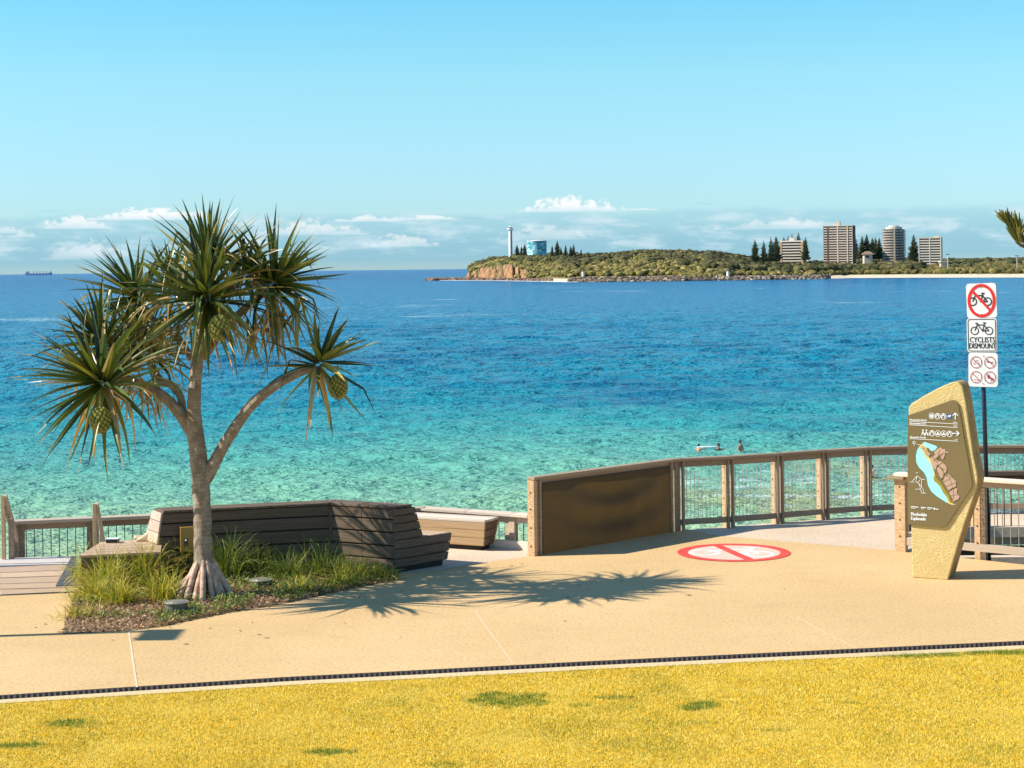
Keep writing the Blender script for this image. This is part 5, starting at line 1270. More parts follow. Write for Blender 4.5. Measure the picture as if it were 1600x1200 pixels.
def headland():
    cols = np.concatenate([np.arange(664, 850, 1.5), np.arange(850, 1900, 6)]); dys = [-25, 0, 5, 12, 22, 35, 50, 62, 70, 74, 78, 82, 86, 92, 98, 106, 116, 130, 150, 175, 205, 240, 280, 330, 400, 480, 560, 640, 720]
    v = []; r = np.random.default_rng(11)
    for i, px in enumerate(cols):
        off = 14 * (vnoise(np.array([px * 1.]), np.array([0.]), .09, 21)[0] - .5) * 2 + 12 * (vnoise(np.array([px * 1.]), np.array([3.]), .3, 22)[0] - .5) * 2
        for k, dy in enumerate(dys):
            p = hp(px, dy)
            if dy < 0: p.z = SEA - 2
            elif px < 850 and 62 <= dy <= 120: p.y += off; p.z += r.normal(0, .9)
            elif dy > 4: p.z += r.normal(0, .25)
            v.append(tuple(p))
    nk = len(dys); n = len(cols); i = np.arange(n - 1)[:, None] * nk + np.arange(nk - 1)[None]
    idx = np.stack([i, i + nk, i + nk + 1, i + 1], -1).reshape(-1)
    m, t, b = newmat('headland ground'); geo = t.n.new('ShaderNodeNewGeometry'); p = geo.outputs['Position']; nz = t.sep(geo.outputs['Normal'])[2]; z = t.math('SUBTRACT', t.sep(p)[2], SEA); x = t.sep(p)[0]; y = t.sep(p)[1]
    n1 = t.noise(t.vmul(p, (.25, .25, .12)), 1., 5, .7); n2 = t.noise(t.vmul(p, (.11, .11, .025)), 1., 5, .65)
    rock = t.mix(t.smooth(n1, .35, .65), (.20, .085, .035), (.50, .26, .11)); rock = t.mix(t.smooth(n2, .50, .60, 0., .9), rock, (.09, .06, .03)); rock = t.mix(t.smooth(n1, .62, .72), rock, (.74, .56, .34))
    soil = t.mix(n1, (.10, .11, .03), (.20, .17, .06)); sand = t.mix(n1, (.60, .49, .33), (.72, .61, .45)); shelf = t.mix(t.smooth(n1, .4, .6), (.10, .065, .05), (.30, .20, .14))
    c = t.mix(t.smooth(nz, .80, .93), rock, soil)
    low = t.smooth(z, 2.3, 3.0, 1., 0.)
    isrock = t.smooth(x, 20., 35., 1., 0.)                     # rock shelf on the seaward point, sand further in
    c = t.mix(low, c, t.mix(isrock, sand, shelf))
    t.put(b.inputs['Base Color'], c); b.inputs['Roughness'].default_value = .9; t.put(b.inputs['Normal'], t.bump(n1, .8, 1.5))
    o = fast_mesh('headland', np.array(v), 4, idx, m); structure(o)
    # shelf / breakwater boulders
    def boulders(name, label, x0, x1, dy0, dy1, n, size, zoff, cols_, hump=0.):
        rd = random.Random(hash(name) % 1000 if False else len(label)); mb = MB()
        for i in range(n):
            px = rd.uniform(x0, x1); f_ = rd.random(); dy = dy0 + (dy1 - dy0) * f_; s_ = size * rd.uniform(.5, 1.3)
            p = hp(px, dy, 0) ; p.z = SEA + zoff + hump * math.sin(math.pi * f_) * rd.uniform(.75, 1.) * min(1., (px - x0) / 6 + .3)
            k = rd.uniform(.5, 1.3); c = tuple(q * k for q in rd.choice(cols_)); mb.ball(p, (s_, s_ * .9, s_ * .7), 6, 4, c, .3, rd)
        return stuff(mb.build(name, M['blade_rough'], loc=hp((x0 + x1) / 2, dy0)), label, 'rocks')
    m, t, b = newmat('boulder'); p = posn(t); t.put(b.inputs['Base Color'], t.mix(1., colattr(t), t.mix(t.noise(p, 1.2, 3), (.7, .7, .7), (1.2, 1.2, 1.2)), 'MULTIPLY')); b.inputs['Roughness'].default_value = .9; M['blade_rough'] = m
    boulders('breakwater_rocks', 'long brown boulder breakwater below the olive hill', 889, 1070, -14, 6, 1500, 1.5, -.2, [(.32, .23, .15), (.46, .34, .22), (.15, .10, .07), (.07, .05, .04)], 4.2)
    boulders('seawall_rocks', 'boulder seawall stretching from the right beacon to the beach', 1122, 1296, -14, 6, 1400, 1.4, -.2, [(.36, .27, .19), (.52, .40, .28), (.17, .12, .09), (.08, .06, .05)], 3.6)
    boulders('bank_rocks', 'low dark rocky bank between the two breakwaters', 1068, 1124, -8, 20, 420, 1.4, .2, [(.13, .09, .07), (.22, .16, .11), (.07, .055, .05)], 2.6)
    boulders('reef_rocks', 'flat dark rock shelf running out from the cliff foot', 672, 862, 2, 60, 1000, 2.2, .6, [(.20, .12, .08), (.30, .19, .12), (.10, .06, .05)], .9)
    mb = MB()
    for a, b_ in (((1070, -6), (1128, -2)),):
        pass
    # white water along the rocks
    mb = MB(); rd = random.Random(4)
    for i in range(260):
        px = rd.uniform(690, 900); p = hp(px, rd.uniform(-22, -2)); p.z = SEA + .18; L = rd.uniform(1, 6); mb.ball(p, (L, 1.2, .25), 8, 4, (1, 1, 1))
    M['foam'] = plain('white water', (.8, .82, .82), rough=.8); stuff(mb.build('surf', M['foam'], loc=hp(780, -10)), 'thin white surf washing along the dark rock shelf', 'surf')
headland()

def ico(sub=1):
    bm_ = __import__('bmesh').new(); __import__('bmesh').ops.create_icosphere(bm_, subdivisions=sub, radius=1); bm_.verts.ensure_lookup_table()
    v = np.array([x.co[:] for x in bm_.verts]); f = np.array([[q.index for q in x.verts] for x in bm_.faces]); bm_.free(); return v, f
IV, IF = ico(2)
m, t, b = newmat('far foliage'); p = posn(t); n = t.noise(p, .55, 4, .7); t.put(b.inputs['Base Color'], t.mix(1., colattr(t), t.mix(t.smooth(n, .35, .65), (.55, .58, .5), (1.35, 1.3, 1.2)), 'MULTIPLY')); b.inputs['Roughness'].default_value = .85
b.inputs['Specular IOR Level'].default_value = .2; t.put(b.inputs['Normal'], t.bump(n, 1., 1.2)); M['farleaf'] = m
def bushes(name, label, spots, cols, seed):
    """one leafy mass: every spot (x, y, z, radius) becomes a ragged crown"""
    r = np.random.default_rng(seed); n = len(spots); S = np.array(spots); k = len(IV)
    jit = 1 + r.normal(0, .20, (n, k, 1)); rad = S[:, 3][:, None, None]
    v = IV[None] * jit * rad * np.array([1.1, 1.1, .82]) + S[:, None, :3]
    idx = (IF[None] + (np.arange(n) * k)[:, None, None]).reshape(-1)
    c = np.array(cols)[r.integers(0, len(cols), n)] * r.uniform(.65, 1.25, (n, 1)); c = np.repeat(c, k, 0) * r.uniform(.75, 1.2, (n * k, 1))
    return stuff(fast_mesh(name, v.reshape(-1, 3), 3, idx, M['farleaf'], c), label, 'trees')
def scatter():
    r = np.random.default_rng(5); sc_, wd, fr = [], [], []
    for i in range(14500):
        px = r.uniform(735, 1800); dY = r.uniform(58, 420) if r.random() > .03 or True else 0
        if r.random() < .02: px = r.uniform(1064, 1128); dY = r.uniform(24, 66); H = itp(RIDGE, px)
        if 1064 < px < 1128 and 24 < dY < 70: pass
        elif px < 845:
            if dY < 106 and r.random() < (.97 if px < 815 else .75): continue
        elif dY < 66: continue
        dark = vnoise(np.array([px * 1.]), np.array([dY * .5]), .045, 31)[0] + (dY - 210) / 300 + (.35 if 1105 < px < 1340 else 0)
        p = hp(px, dY)
        if 1105 < px < 1440 and dY > 95:
            rad = r.uniform(3.2, 5.4)
            wd.append((p.x, p.y, p.z + rad * .55 + r.uniform(0, 2.), rad))
        elif dark > .62:
            rad = r.uniform(2.6, 4.4); wd.append((p.x, p.y, p.z + rad * .5 + r.uniform(0, 1.2), rad))
        else:
            rad = r.uniform(1.6, 3.6); (sc_ if px < 1290 else fr).append((p.x, p.y, p.z + rad * .4, rad))
    for i in range(520):
        px = r.uniform(802, 935); dY = r.uniform(215, 262) if px < 860 else r.uniform(235, 300); p = hp(px, dY); rad = r.uniform(2.4, 4.2)
        wd.append((p.x, p.y, p.z + rad * .5 + r.uniform(0, 4.5) * (1 if px < 905 else .3), rad))
    bushes('coastal_scrub', 'olive coastal scrub covering the slope of the headland', sc_, [(.21, .175, .05), (.27, .22, .07), (.15, .14, .04), (.09, .09, .03), (.30, .235, .10)], 1)
    bushes('woodland', 'dark green woodland along the headland ridge and below the towers', wd, [(.075, .08, .03), (.12, .105, .045), (.055, .062, .028), (.14, .125, .05)], 2)
    bushes('dune_scrub', 'brown-green dune scrub above the far sandy beach', fr, [(.18, .145, .05), (.24, .18, .07), (.10, .10, .03), (.14, .13, .04)], 3)
scatter()

# ------------------------------------------------------------------ far objects; sizes in metres from pixels at their distance
def fp(px, py, Y): return at(px, py, Y)
def mpp(Y): return Y / F
M['pineleaf'] = plain('dark pine foliage', (.05, .07, .035), (.085, .10, .045), .8, .8)
M['pinetrunk'] = plain('pine trunk', (.12, .085, .06), rough=.9)
def pine_mesh(seed, h=18., rb=3.6, tiers=20):
    rd = random.Random(seed); mb = MB()
    for i in range(tiers):
        f_ = i / (tiers - 1); z = h * (.13 + .84 * f_); r_ = rb * (1 - f_) ** .75 * (.9 + rd.uniform(-.22, .2)) + .2
        n = 11 if f_ < .8 else 7; a0 = rd.random() * 6
        for k in range(n):
            a = a0 + k * 6.283 / n + rd.uniform(-.2, .2); L = r_ * rd.uniform(.55, 1.22); c, s_ = math.cos(a), math.sin(a); wdt = .50 * (1 - f_ * .5) * rb / 3.6 * 1.3
            e = V(c * L, s_ * L, z + L * .16); m_ = V(c * L * .55, s_ * L * .55, z - L * .04); sd = V(-s_, c, 0) * wdt; up = V(0, 0, wdt * .9)
            o_ = V(0, 0, z)
            mb.add([o_, m_ - sd, m_ + sd, m_ + up, m_ - up * .8, e], [(0, 1, 3), (0, 3, 2), (0, 2, 4), (0, 4, 1), (5, 3, 1), (5, 2, 3), (5, 4, 2), (5, 1, 4)])
    mb.ball(V(0, 0, h * .98), (.2, .2, h * .04), 6, 4)
    return mb
_pm = {}
def pine(px, ytop, ybase, dY, variant, label, group):
    Y = shoreY(px) + dY; top, base = fp(px, ytop, Y), fp(px, ybase, Y); H = top.z - base.z
    th = thing('norfolk_pine', label, 'pine tree', base, group)
    if variant not in _pm:
        a = pine_mesh(variant, 18., [5.0, 5.4, 4.4][variant % 3]); ca = a.build('crown', M['pineleaf'], None); tb = MB(); tb.tube([V(0, 0, -1), V(0, 0, 17)], [.35, .08], 7); cb = tb.build('trunk', M['pinetrunk'], None)
        _pm[variant] = (ca, cb); use = (ca, cb)
    else: use = tuple(o.copy() for o in _pm[variant]); [C.objects.link(o) for o in use]
    k = H / 18.
    for o in use: o.parent = th; o.location = (0, 0, 0); o.scale = (k, k, k)
    th.rotation_euler = (0, 0, px * 1.7)
PG = ['pines round the lighthouse and water tank', 'pines round the apartment towers']
for (px, yt, yb, lab) in ((808, 382, 402, 'dark pine nearest the lighthouse on its right'), (815, 384, 402, 'shorter middle pine between lighthouse and water tank'), (820, 381, 402, 'slim pine touching left side of the water tank'),
                          (863, 383, 402, 'thin pine touching right side of the water tank'), (871, 376, 402, 'tallest pine on the headland right of the water tank'), (876.5, 386, 402, 'short pine just right of the tallest headland pine'),
                          (884, 382, 402, 'broad pine third right of the water tank'), (892, 384, 402, 'left pine of the close pair at the right of the headland clump'), (896.5, 381, 402, 'right pine of the close pair ending the headland clump'),
                          (908, 389, 401, 'small lone pine right of the headland clump'), (920, 393, 402, 'smallest lone pine furthest right along the headland ridge')):
    pine(px, yt, yb, 255, int(px) % 3, lab, PG[0])
for (px, yt, yb, dd, lab) in ((1180, 375, 412, 170, 'leftmost tall pine of the row left of the low beige block'), (1193.5, 376, 412, 180, 'second pine from the left in the row left of low beige block'), (1205, 370.5, 412, 175, 'third pine from the left in the row left of low beige block'),
                          (1213, 369, 412, 200, 'pine touching the left wall of the low beige block'), (1225, 371, 410, 300, 'pine tip poking up behind left part of low beige block'), (1232, 369, 410, 300, 'pine tip just left of the roof house of low beige block'),
                          (1238, 366, 410, 300, 'pine tip directly behind the roof house of low beige block'), (1248, 364, 410, 300, 'tallest pine tip behind right part of low beige block'), (1259, 370.5, 410, 200, 'dark pine touching right wall of the low beige block'),
                          (1337, 370, 408, 240, 'pine touching the right wall of the tallest tower'), (1347.5, 368.5, 408, 210, 'left pine of the big pair above the brown-roofed house'), (1354.5, 366, 408, 215, 'tallest pine above the brown-roofed house'),
                          (1363.5, 371, 408, 230, 'thin pine right above the brown-roofed house'), (1368.5, 370.5, 408, 240, 'middle pine between the house and the round tower'), (1374, 371, 408, 230, 'pine touching the left side of the round tower'),
                          (1428, 366, 410, 200, 'lone pine between the round tower and the low square block')):
    pine(px, yt, yb, dd, int(px) % 3, lab, PG[1])

# apartment blocks
M['render'] = plain('cream render', (.66, .53, .39), (.60, .48, .35), .4, .8); M['bandwhite'] = plain('white balustrade', (.74, .64, .52), (.70, .60, .48), .3, .8)
M['band_tan'] = plain('tan balustrade', (.68, .54, .42), (.62, .48, .37), .3, .8); M['band_grey'] = plain('warm grey balustrade', (.76, .66, .55), (.70, .60, .50), .3, .8)
M['dglass'] = plain('dark balcony glass', (.035, .03, .035), (.07, .06, .06), .5, .2); M['orangewall'] = plain('tan side wall', (.55, .36, .20), rough=.8); M['darkwall'] = plain('brown shaded wall', (.12, .08, .08), rough=.8)
def block(label, x0, x1, ytop, ybase, dY, floors, rot, depth, style):
    bmat = {'tall': M['band_tan'], 'low': M['bandwhite'], 'round': M['band_grey'], 'square': M['bandwhite']}[style]
    Y = shoreY((x0 + x1) / 2) + dY; A, B = fp(x0, ybase, Y), fp(x1, ybase, Y); Wd = (B - A).length; Hh = fp(x0, ytop, Y).z - A.z; base = (A + B) / 2; base.y = Y
    th = thing('apartment_building', label, 'apartment building', base, 'apartment blocks behind the beach')
    W2 = Wd / 2 / (math.cos(rot) + (depth / Wd) * abs(math.sin(rot)) * .9); fh = Hh / floors; D_ = depth
    def P(x, y, z): return base + V(x * math.cos(rot) - y * math.sin(rot), x * math.sin(rot) + y * math.cos(rot), z)
    def bx(mb, x0_, x1_, y0_, y1_, z0_, z1_): mb.hexa([P(x0_, y0_, z0_), P(x1_, y0_, z0_), P(x1_, y1_, z0_), P(x0_, y1_, z0_), P(x0_, y0_, z1_), P(x1_, y0_, z1_), P(x1_, y1_, z1_), P(x0_, y1_, z1_)], (1, 1, 1))
    def cylp(r_, z): return [P(r_ * math.cos(a), r_ * .8 * math.sin(a) + D_ / 2, z) for a in [2 * math.pi * i / 28 for i in range(28)]]
    mb = MB()
    if style == 'round': mb.prism(cylp(W2 - 1.2, -8), V(0, 0, Hh + 8))
    else: bx(mb, -W2 + .8, W2 - .8, 1.6, D_, -8, Hh)
    mb.build('wall', M['dglass'] if style != 'tall' else M['dglass'], th)
    first = {}
    for i in range(floors):
        for nm in ('balcony', 'window'):
            if nm in first:
                o = first[nm].copy(); C.objects.link(o); o.parent = th; o.location = (0, 0, fh * i); continue
            mb = MB()
            if nm == 'balcony':
                if style == 'round':
                    mb.prism(cylp(W2, 0.), V(0, 0, fh * .52))
                    for a in (0, .8, 1.57, 2.4, 3.14, 3.8, 4.6, 5.3): mb.tube([P((W2 - .3) * math.cos(a), (W2 - .3) * .8 * math.sin(a) + D_ / 2, 0), P((W2 - .3) * math.cos(a), (W2 - .3) * .8 * math.sin(a) + D_ / 2, fh)], .35, 5)
                elif style == 'tall':
                    for (a, b_, y_) in ((-W2, -W2 * .72, .2), (-W2 * .58, -.6, 0), (.6, W2 * .60, 0), (W2 * .72, W2, .2)): bx(mb, a, b_, y_, 1.9, 0, fh * .45)
                else: bx(mb, -W2 * (.82 if style == 'low' else 1), W2 * (.82 if style == 'low' else 1), 0, 1.9, 0, fh * .42)
                first[nm] = mb.build('balcony', bmat, th)
            else:
                n = 7
                for q in range(n):
                    xa = -W2 * .85 + W2 * 1.7 * q / n
                    if style == 'round': continue
                    bx(mb, xa + .3, xa + W2 * 1.7 / n - .3, 1.52, 1.62, fh * .42, fh * .9)
                if style != 'round': first[nm] = mb.build('window', M['winpale'], th)
                else: first[nm] = first['balcony']; continue
    mb = MB()
    if style == 'tall':
        for (a, b_, y0_, y1_) in ((-.7, .7, -.3, 2), (W2 * .62, W2 * .70, -.3, 2), (-W2, -W2 + .5, .1, D_), (W2 - .5, W2, .1, D_)): bx(mb, a, b_, y0_, y1_, -8, Hh + .6)
        mb.build('fin', M['render'], th)
        mb = MB(); bx(mb, -W2 * .72, -W2 * .58, .3, 1.9, -8, Hh + .3); bx(mb, W2 - .1, W2 + .2, .6, D_, 0, Hh); mb.build('dark_fin_and_shade_sheet', M['darkwall'], th)  # left strip is plain brown; right sheet paints the end wall's shade
        mb = MB(); bx(mb, -W2 * .2, W2 * .12, 2, 6, Hh, Hh + fh * 2.0); bx(mb, -W2, W2, 0, D_, Hh, Hh + .8); mb.build('roof_house', M['render'], th)
    elif style == 'low':
        for (a, b_) in ((-W2, -W2 * .82), (W2 * .82, W2)): bx(mb, a, b_, -.3, D_, -8, Hh)
        mb.build('side_wall', M['orangewall'], th)
        mb = MB(); bx(mb, -W2, W2, 0, D_, Hh, Hh + fh * .5); bx(mb, -W2 * .25, W2 * .25, 1, 6, Hh + fh * .5, Hh + fh * 1.3); bx(mb, -W2 * .1, W2 * .1, 1, 6, Hh + fh * 1.3, Hh + fh * 1.7); mb.build('roof_house', M['bandwhite'], th)
    elif style == 'square':
        for (a, b_) in ((-W2, -W2 + .7), (-.5, .3), (W2 - .7, W2)): bx(mb, a, b_, -.3, 2., -8, Hh)
        bx(mb, -W2, -W2 + .3, 2, D_, -8, Hh); bx(mb, W2 - .3, W2, 2, D_, -8, Hh); mb.build('fin', M['bandwhite'], th)
        mb = MB(); bx(mb, -W2, W2, 0, D_, Hh, Hh + fh * .4); bx(mb, W2 * .3, W2 * .8, 3, 6, Hh + fh * .4, Hh + fh * .9); mb.build('roof', M['render'], th)
    else:
        mb.prism(cylp(W2 * .72, Hh), V(0, 0, fh * .9)); mb.prism(cylp(W2 * .45, Hh + fh * .9), V(0, 0, fh * .5)); mb.build('roof_house', M['bandwhite'], th)
        mb = MB(); bx(mb, -1.0, .2, -.6, 1.5, -8, Hh); mb.build('fin', M['render'], th)
M['winpale'] = plain('sliding doors', (.09, .075, .07), (.15, .13, .11), .8, .3)
block('low beige block with tan side walls, standing among the pines', 1217, 1257, 378, 413, 215, 8, -.42, 12, 'low')
block('tallest brown and cream tower with central roof house', 1284.5, 1334, 353.5, 412, 190, 15, -.42, 13, 'tall')
block('rounded white tower with stepped drum roof', 1380, 1417.5, 358, 412, 190, 13, -.1, 18, 'round')
block('low square block with dark window bands, right of the round tower', 1434.5, 1472, 372.5, 413, 170, 10, -.36, 12, 'square')
# house
Yh = shoreY(1357) + 120; hb = fp(1357, 404, Yh); k = mpp(Yh)
hs = thing('house', 'small house with brown hipped roof below the pines', 'house', hb)
mb = MB(); mb.bx(hb.x - 6.4 * k, hb.x + 6.4 * k, Yh, Yh + 9, hb.z - 5, hb.z + 6.5 * k); mb.build('wall', M['render'], hs)
mb = MB(); z0, z1 = hb.z + 6.5 * k, hb.z + 11.5 * k; x0, x1 = hb.x - 9 * k, hb.x + 9 * k
mb.add([(x0, Yh - 1.2, z0), (x1, Yh - 1.2, z0), (x1, Yh + 10, z0), (x0, Yh + 10, z0), (hb.x - 3 * k, Yh + 4, z1), (hb.x + 3 * k, Yh + 4, z1)], [(0, 1, 5, 4), (1, 2, 5), (2, 3, 4, 5), (3, 0, 4), (3, 2, 1, 0)])
M['roofbrown'] = plain('brown roof', (.24, .15, .10), (.30, .2, .14), .8, .8); mb.build('roof', M['roofbrown'], hs)
mb = MB(); mb.bx(hb.x - 4.5 * k, hb.x + 1 * k, Yh - .12, Yh - .02, hb.z + 1 * k, hb.z + 5 * k); mb.build('window', M['dglass'], hs)
Yh = shoreY(1478) + 110; hb = fp(1476, 412, Yh); k = mpp(Yh); hs = thing('beach_pavilion', 'low pale pavilion right of the low square block', 'pavilion', hb)
mb = MB(); mb.bx(hb.x - 6 * k, hb.x + 6 * k, Yh, Yh + 6, hb.z - 3, hb.z + 2.4 * k); mb.build('wall', M['render'], hs); mb = MB(); mb.prism([V(hb.x - 8 * k, Yh - 1, hb.z + 2.4 * k), V(hb.x + 8 * k, Yh - 1, hb.z + 2.4 * k), V(hb.x + 5 * k, Yh - 1, hb.z + 4.2 * k), V(hb.x - 6 * k, Yh - 1, hb.z + 4.2 * k)], V(0, 8, 0)); mb.build('roof', M['bandwhite'], hs)
# lighthouse
Yl = shoreY(797) + 215; lb = fp(798, 402, Yl); k = mpp(Yl)
lh = thing('lighthouse', 'slim white lighthouse with flared gallery on the headland', 'lighthouse', lb)
M['lhwhite'] = plain('lighthouse white', (.88, .83, .79), (.84, .78, .74), .5, .7); M['lhdark'] = plain('lighthouse recess', (.14, .10, .09), rough=.8)
zt = fp(797, 361, Yl).z
mb = MB(); mb.tube([lb + V(0, 0, -4), V(lb.x, Yl, zt)], [3.0 * k, 2.75 * k], 12); mb.build('tower', M['lhwhite'], lh)
mb = MB(); mb.box(V(lb.x + 1.2 * k, Yl - 2.85 * k, (lb.z + zt) / 2), V(1.3 * k, 0, 0), V(0, .5, 0), V(0, 0, zt - lb.z), (1, 1, 1)); mb.build('window_slot', M['lhdark'], lh)
mb = MB(); mb.tube([V(lb.x, Yl, zt), V(lb.x, Yl, zt + 2.2 * k), V(lb.x, Yl, zt + 4.6 * k), V(lb.x, Yl, zt + 4.8 * k)], [2.6 * k, 4.6 * k, 4.9 * k, 3 * k], 12); mb.build('gallery', M['lhwhite'], lh)
mb = MB(); mb.tube([V(lb.x, Yl, zt + 4.8 * k), V(lb.x, Yl, zt + 6.6 * k)], 2.3 * k, 10); mb.build('lantern', M['lhdark'], lh); mb = MB(); mb.tube([V(lb.x, Yl, zt + 6.6 * k), V(lb.x, Yl, zt + 7.8 * k)], [2.9 * k, .6 * k], 10); mb.build('lantern_roof', M['lhwhite'], lh)
# water tank
Yt = shoreY(839) + 300; tb = fp(839, 402, Yt); k = mpp(Yt); tk_ = thing('water_tank', 'round water tank painted in turquoise and pale blue patches', 'water tank', tb)
m, t, b = newmat('tank mural'); p = posn(t); v = t.noise(t.vmul(p, (.16, .16, .22)), 1., 3, .5, 1.2)
c = t.ramp(v, [(.0, (.05, .20, .25)), (.40, (.08, .36, .40)), (.46, (.16, .55, .60)), (.52, (.60, .78, .78)), (.60, (.12, .42, .50)), (.66, (.03, .12, .14))], 'CONSTANT'); t.put(b.inputs['Base Color'], c); b.inputs['Roughness'].default_value = .6; M['mural'] = m
zt = fp(839, 377, Yt).z
mb = MB(); mb.tube([tb + V(0, 0, -3), V(tb.x, Yt, zt)], 15.3 * k, 32); mb.build('drum', M['mural'], tk_)
mb = MB(); mb.tube([V(tb.x, Yt, zt), V(tb.x, Yt, zt + .8 * k)], 15.8 * k, 32); mb.tube([V(tb.x, Yt, zt + .8 * k), V(tb.x, Yt, zt + 1.8 * k)], [13 * k, 4 * k], 20); mb.build('roof', M['lhwhite'], tk_)
mb = MB()
for dx in (-3, 5, 8): mb.tube([V(tb.x + dx * k, Yt, zt), V(tb.x + dx * k, Yt, zt + 5 * k)], .3, 5)
M['pinkish'] = plain('antenna pale red', (.6, .4, .38), rough=.6); mb.build('antenna', M['pinkish'], tk_)
# navigation beacons on the breakwaters
def beacon(px, yt, yb, label, w=2.):
    Y = shoreY(px) - 4; b_ = fp(px, yb, Y); b_.z = SEA + 2.4; zt = fp(px, yt, Y).z; th = thing('navigation_beacon', label, 'beacon', b_, 'beacons on the breakwaters'); k = mpp(Y)
    mb = MB(); mb.tube([b_, V(b_.x, b_.y, zt)], [w * k * 1.15, w * k * .85], 10); mb.build('tower', M['lhwhite'], th, smooth=False); mb = MB(); mb.tube([V(b_.x, b_.y, zt), V(b_.x, b_.y, zt + 1.)], .5, 8); mb.build('lamp', M['lhdark'], th)
beacon(911, 424.5, 434, 'white beacon at the left end of the left breakwater')
beacon(1137.5, 424, 433, 'white beacon near the left end of the right seawall', 2.4)
beacon(1119.5, 430, 437, 'thin short post at the very tip of the right seawall', .8)
# light poles by the far beach
for px, yt, lab in ((1481, 397.5, 'tall thin light pole right of the low square block'), (1589, 400, 'light pole with two lamps near the right edge of the far beach')):
    Y = shoreY(px) + 90; b_ = hp(px, 90); zt = fp(px, yt, Y).z; th = thing('light_pole', lab, 'light pole', b_); mb = MB(); mb.tube([b_, V(b_.x, Y, zt)], [.3, .18], 6); mb.build('pole', M['lhwhite'], th)
    mb = MB(); mb.bx(b_.x - 1.6, b_.x + 1.6, Y - .3, Y + .3, zt - .2, zt + .5); mb.build('lamp_head', M['lhdark'], th)
# ship on the horizon
Ys = 16000; k = mpp(Ys); sc_ = fp(59, 429, Ys); wz = SEA
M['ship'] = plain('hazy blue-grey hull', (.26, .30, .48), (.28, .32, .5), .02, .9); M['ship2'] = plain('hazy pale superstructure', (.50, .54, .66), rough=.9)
sh = thing('cargo_ship', 'distant blue-grey cargo ship on the horizon left of the tree', 'ship', V(sc_.x, Ys, wz)); X0, X1 = fp(39, 425, Ys).x, fp(80, 425, Ys).x; hz = 4.2 * k
mb = MB(); L_ = X1 - X0
mb.prism([V(X0 + L_ * .02, Ys, wz - 1), V(X0, Ys, wz + hz * .9), V(X0 + L_ * .12, Ys, wz + hz * .9), V(X0 + L_ * .14, Ys, wz + hz * .72), V(X1 - L_ * .1, Ys, wz + hz * .74), V(X1 - L_ * .08, Ys, wz + hz), V(X1 + L_ * .01, Ys, wz + hz * 1.04), V(X1 - L_ * .03, Ys, wz - 1)], V(0, 34, 0)); mb.build('hull', M['ship'], sh)
mb = MB(); mb.bx(X0 + L_ * .03, X0 + L_ * .10, Ys + 4, Ys + 30, wz + hz * .9, wz + hz * 1.5); mb.build('bridge', M['ship2'], sh)
for f_ in (.14, .3, .42, .55, .68, .8, .95):
    mb = MB(); x = X0 + L_ * f_; mb.bx(x - 2, x + 2, Ys + 12, Ys + 18, wz + hz * .7, wz + hz * 1.45); mb.bx(x - 1, x + 12, Ys + 13, Ys + 17, wz + hz * 1.3, wz + hz * 1.4); mb.build('deck_crane', M['ship'], sh)

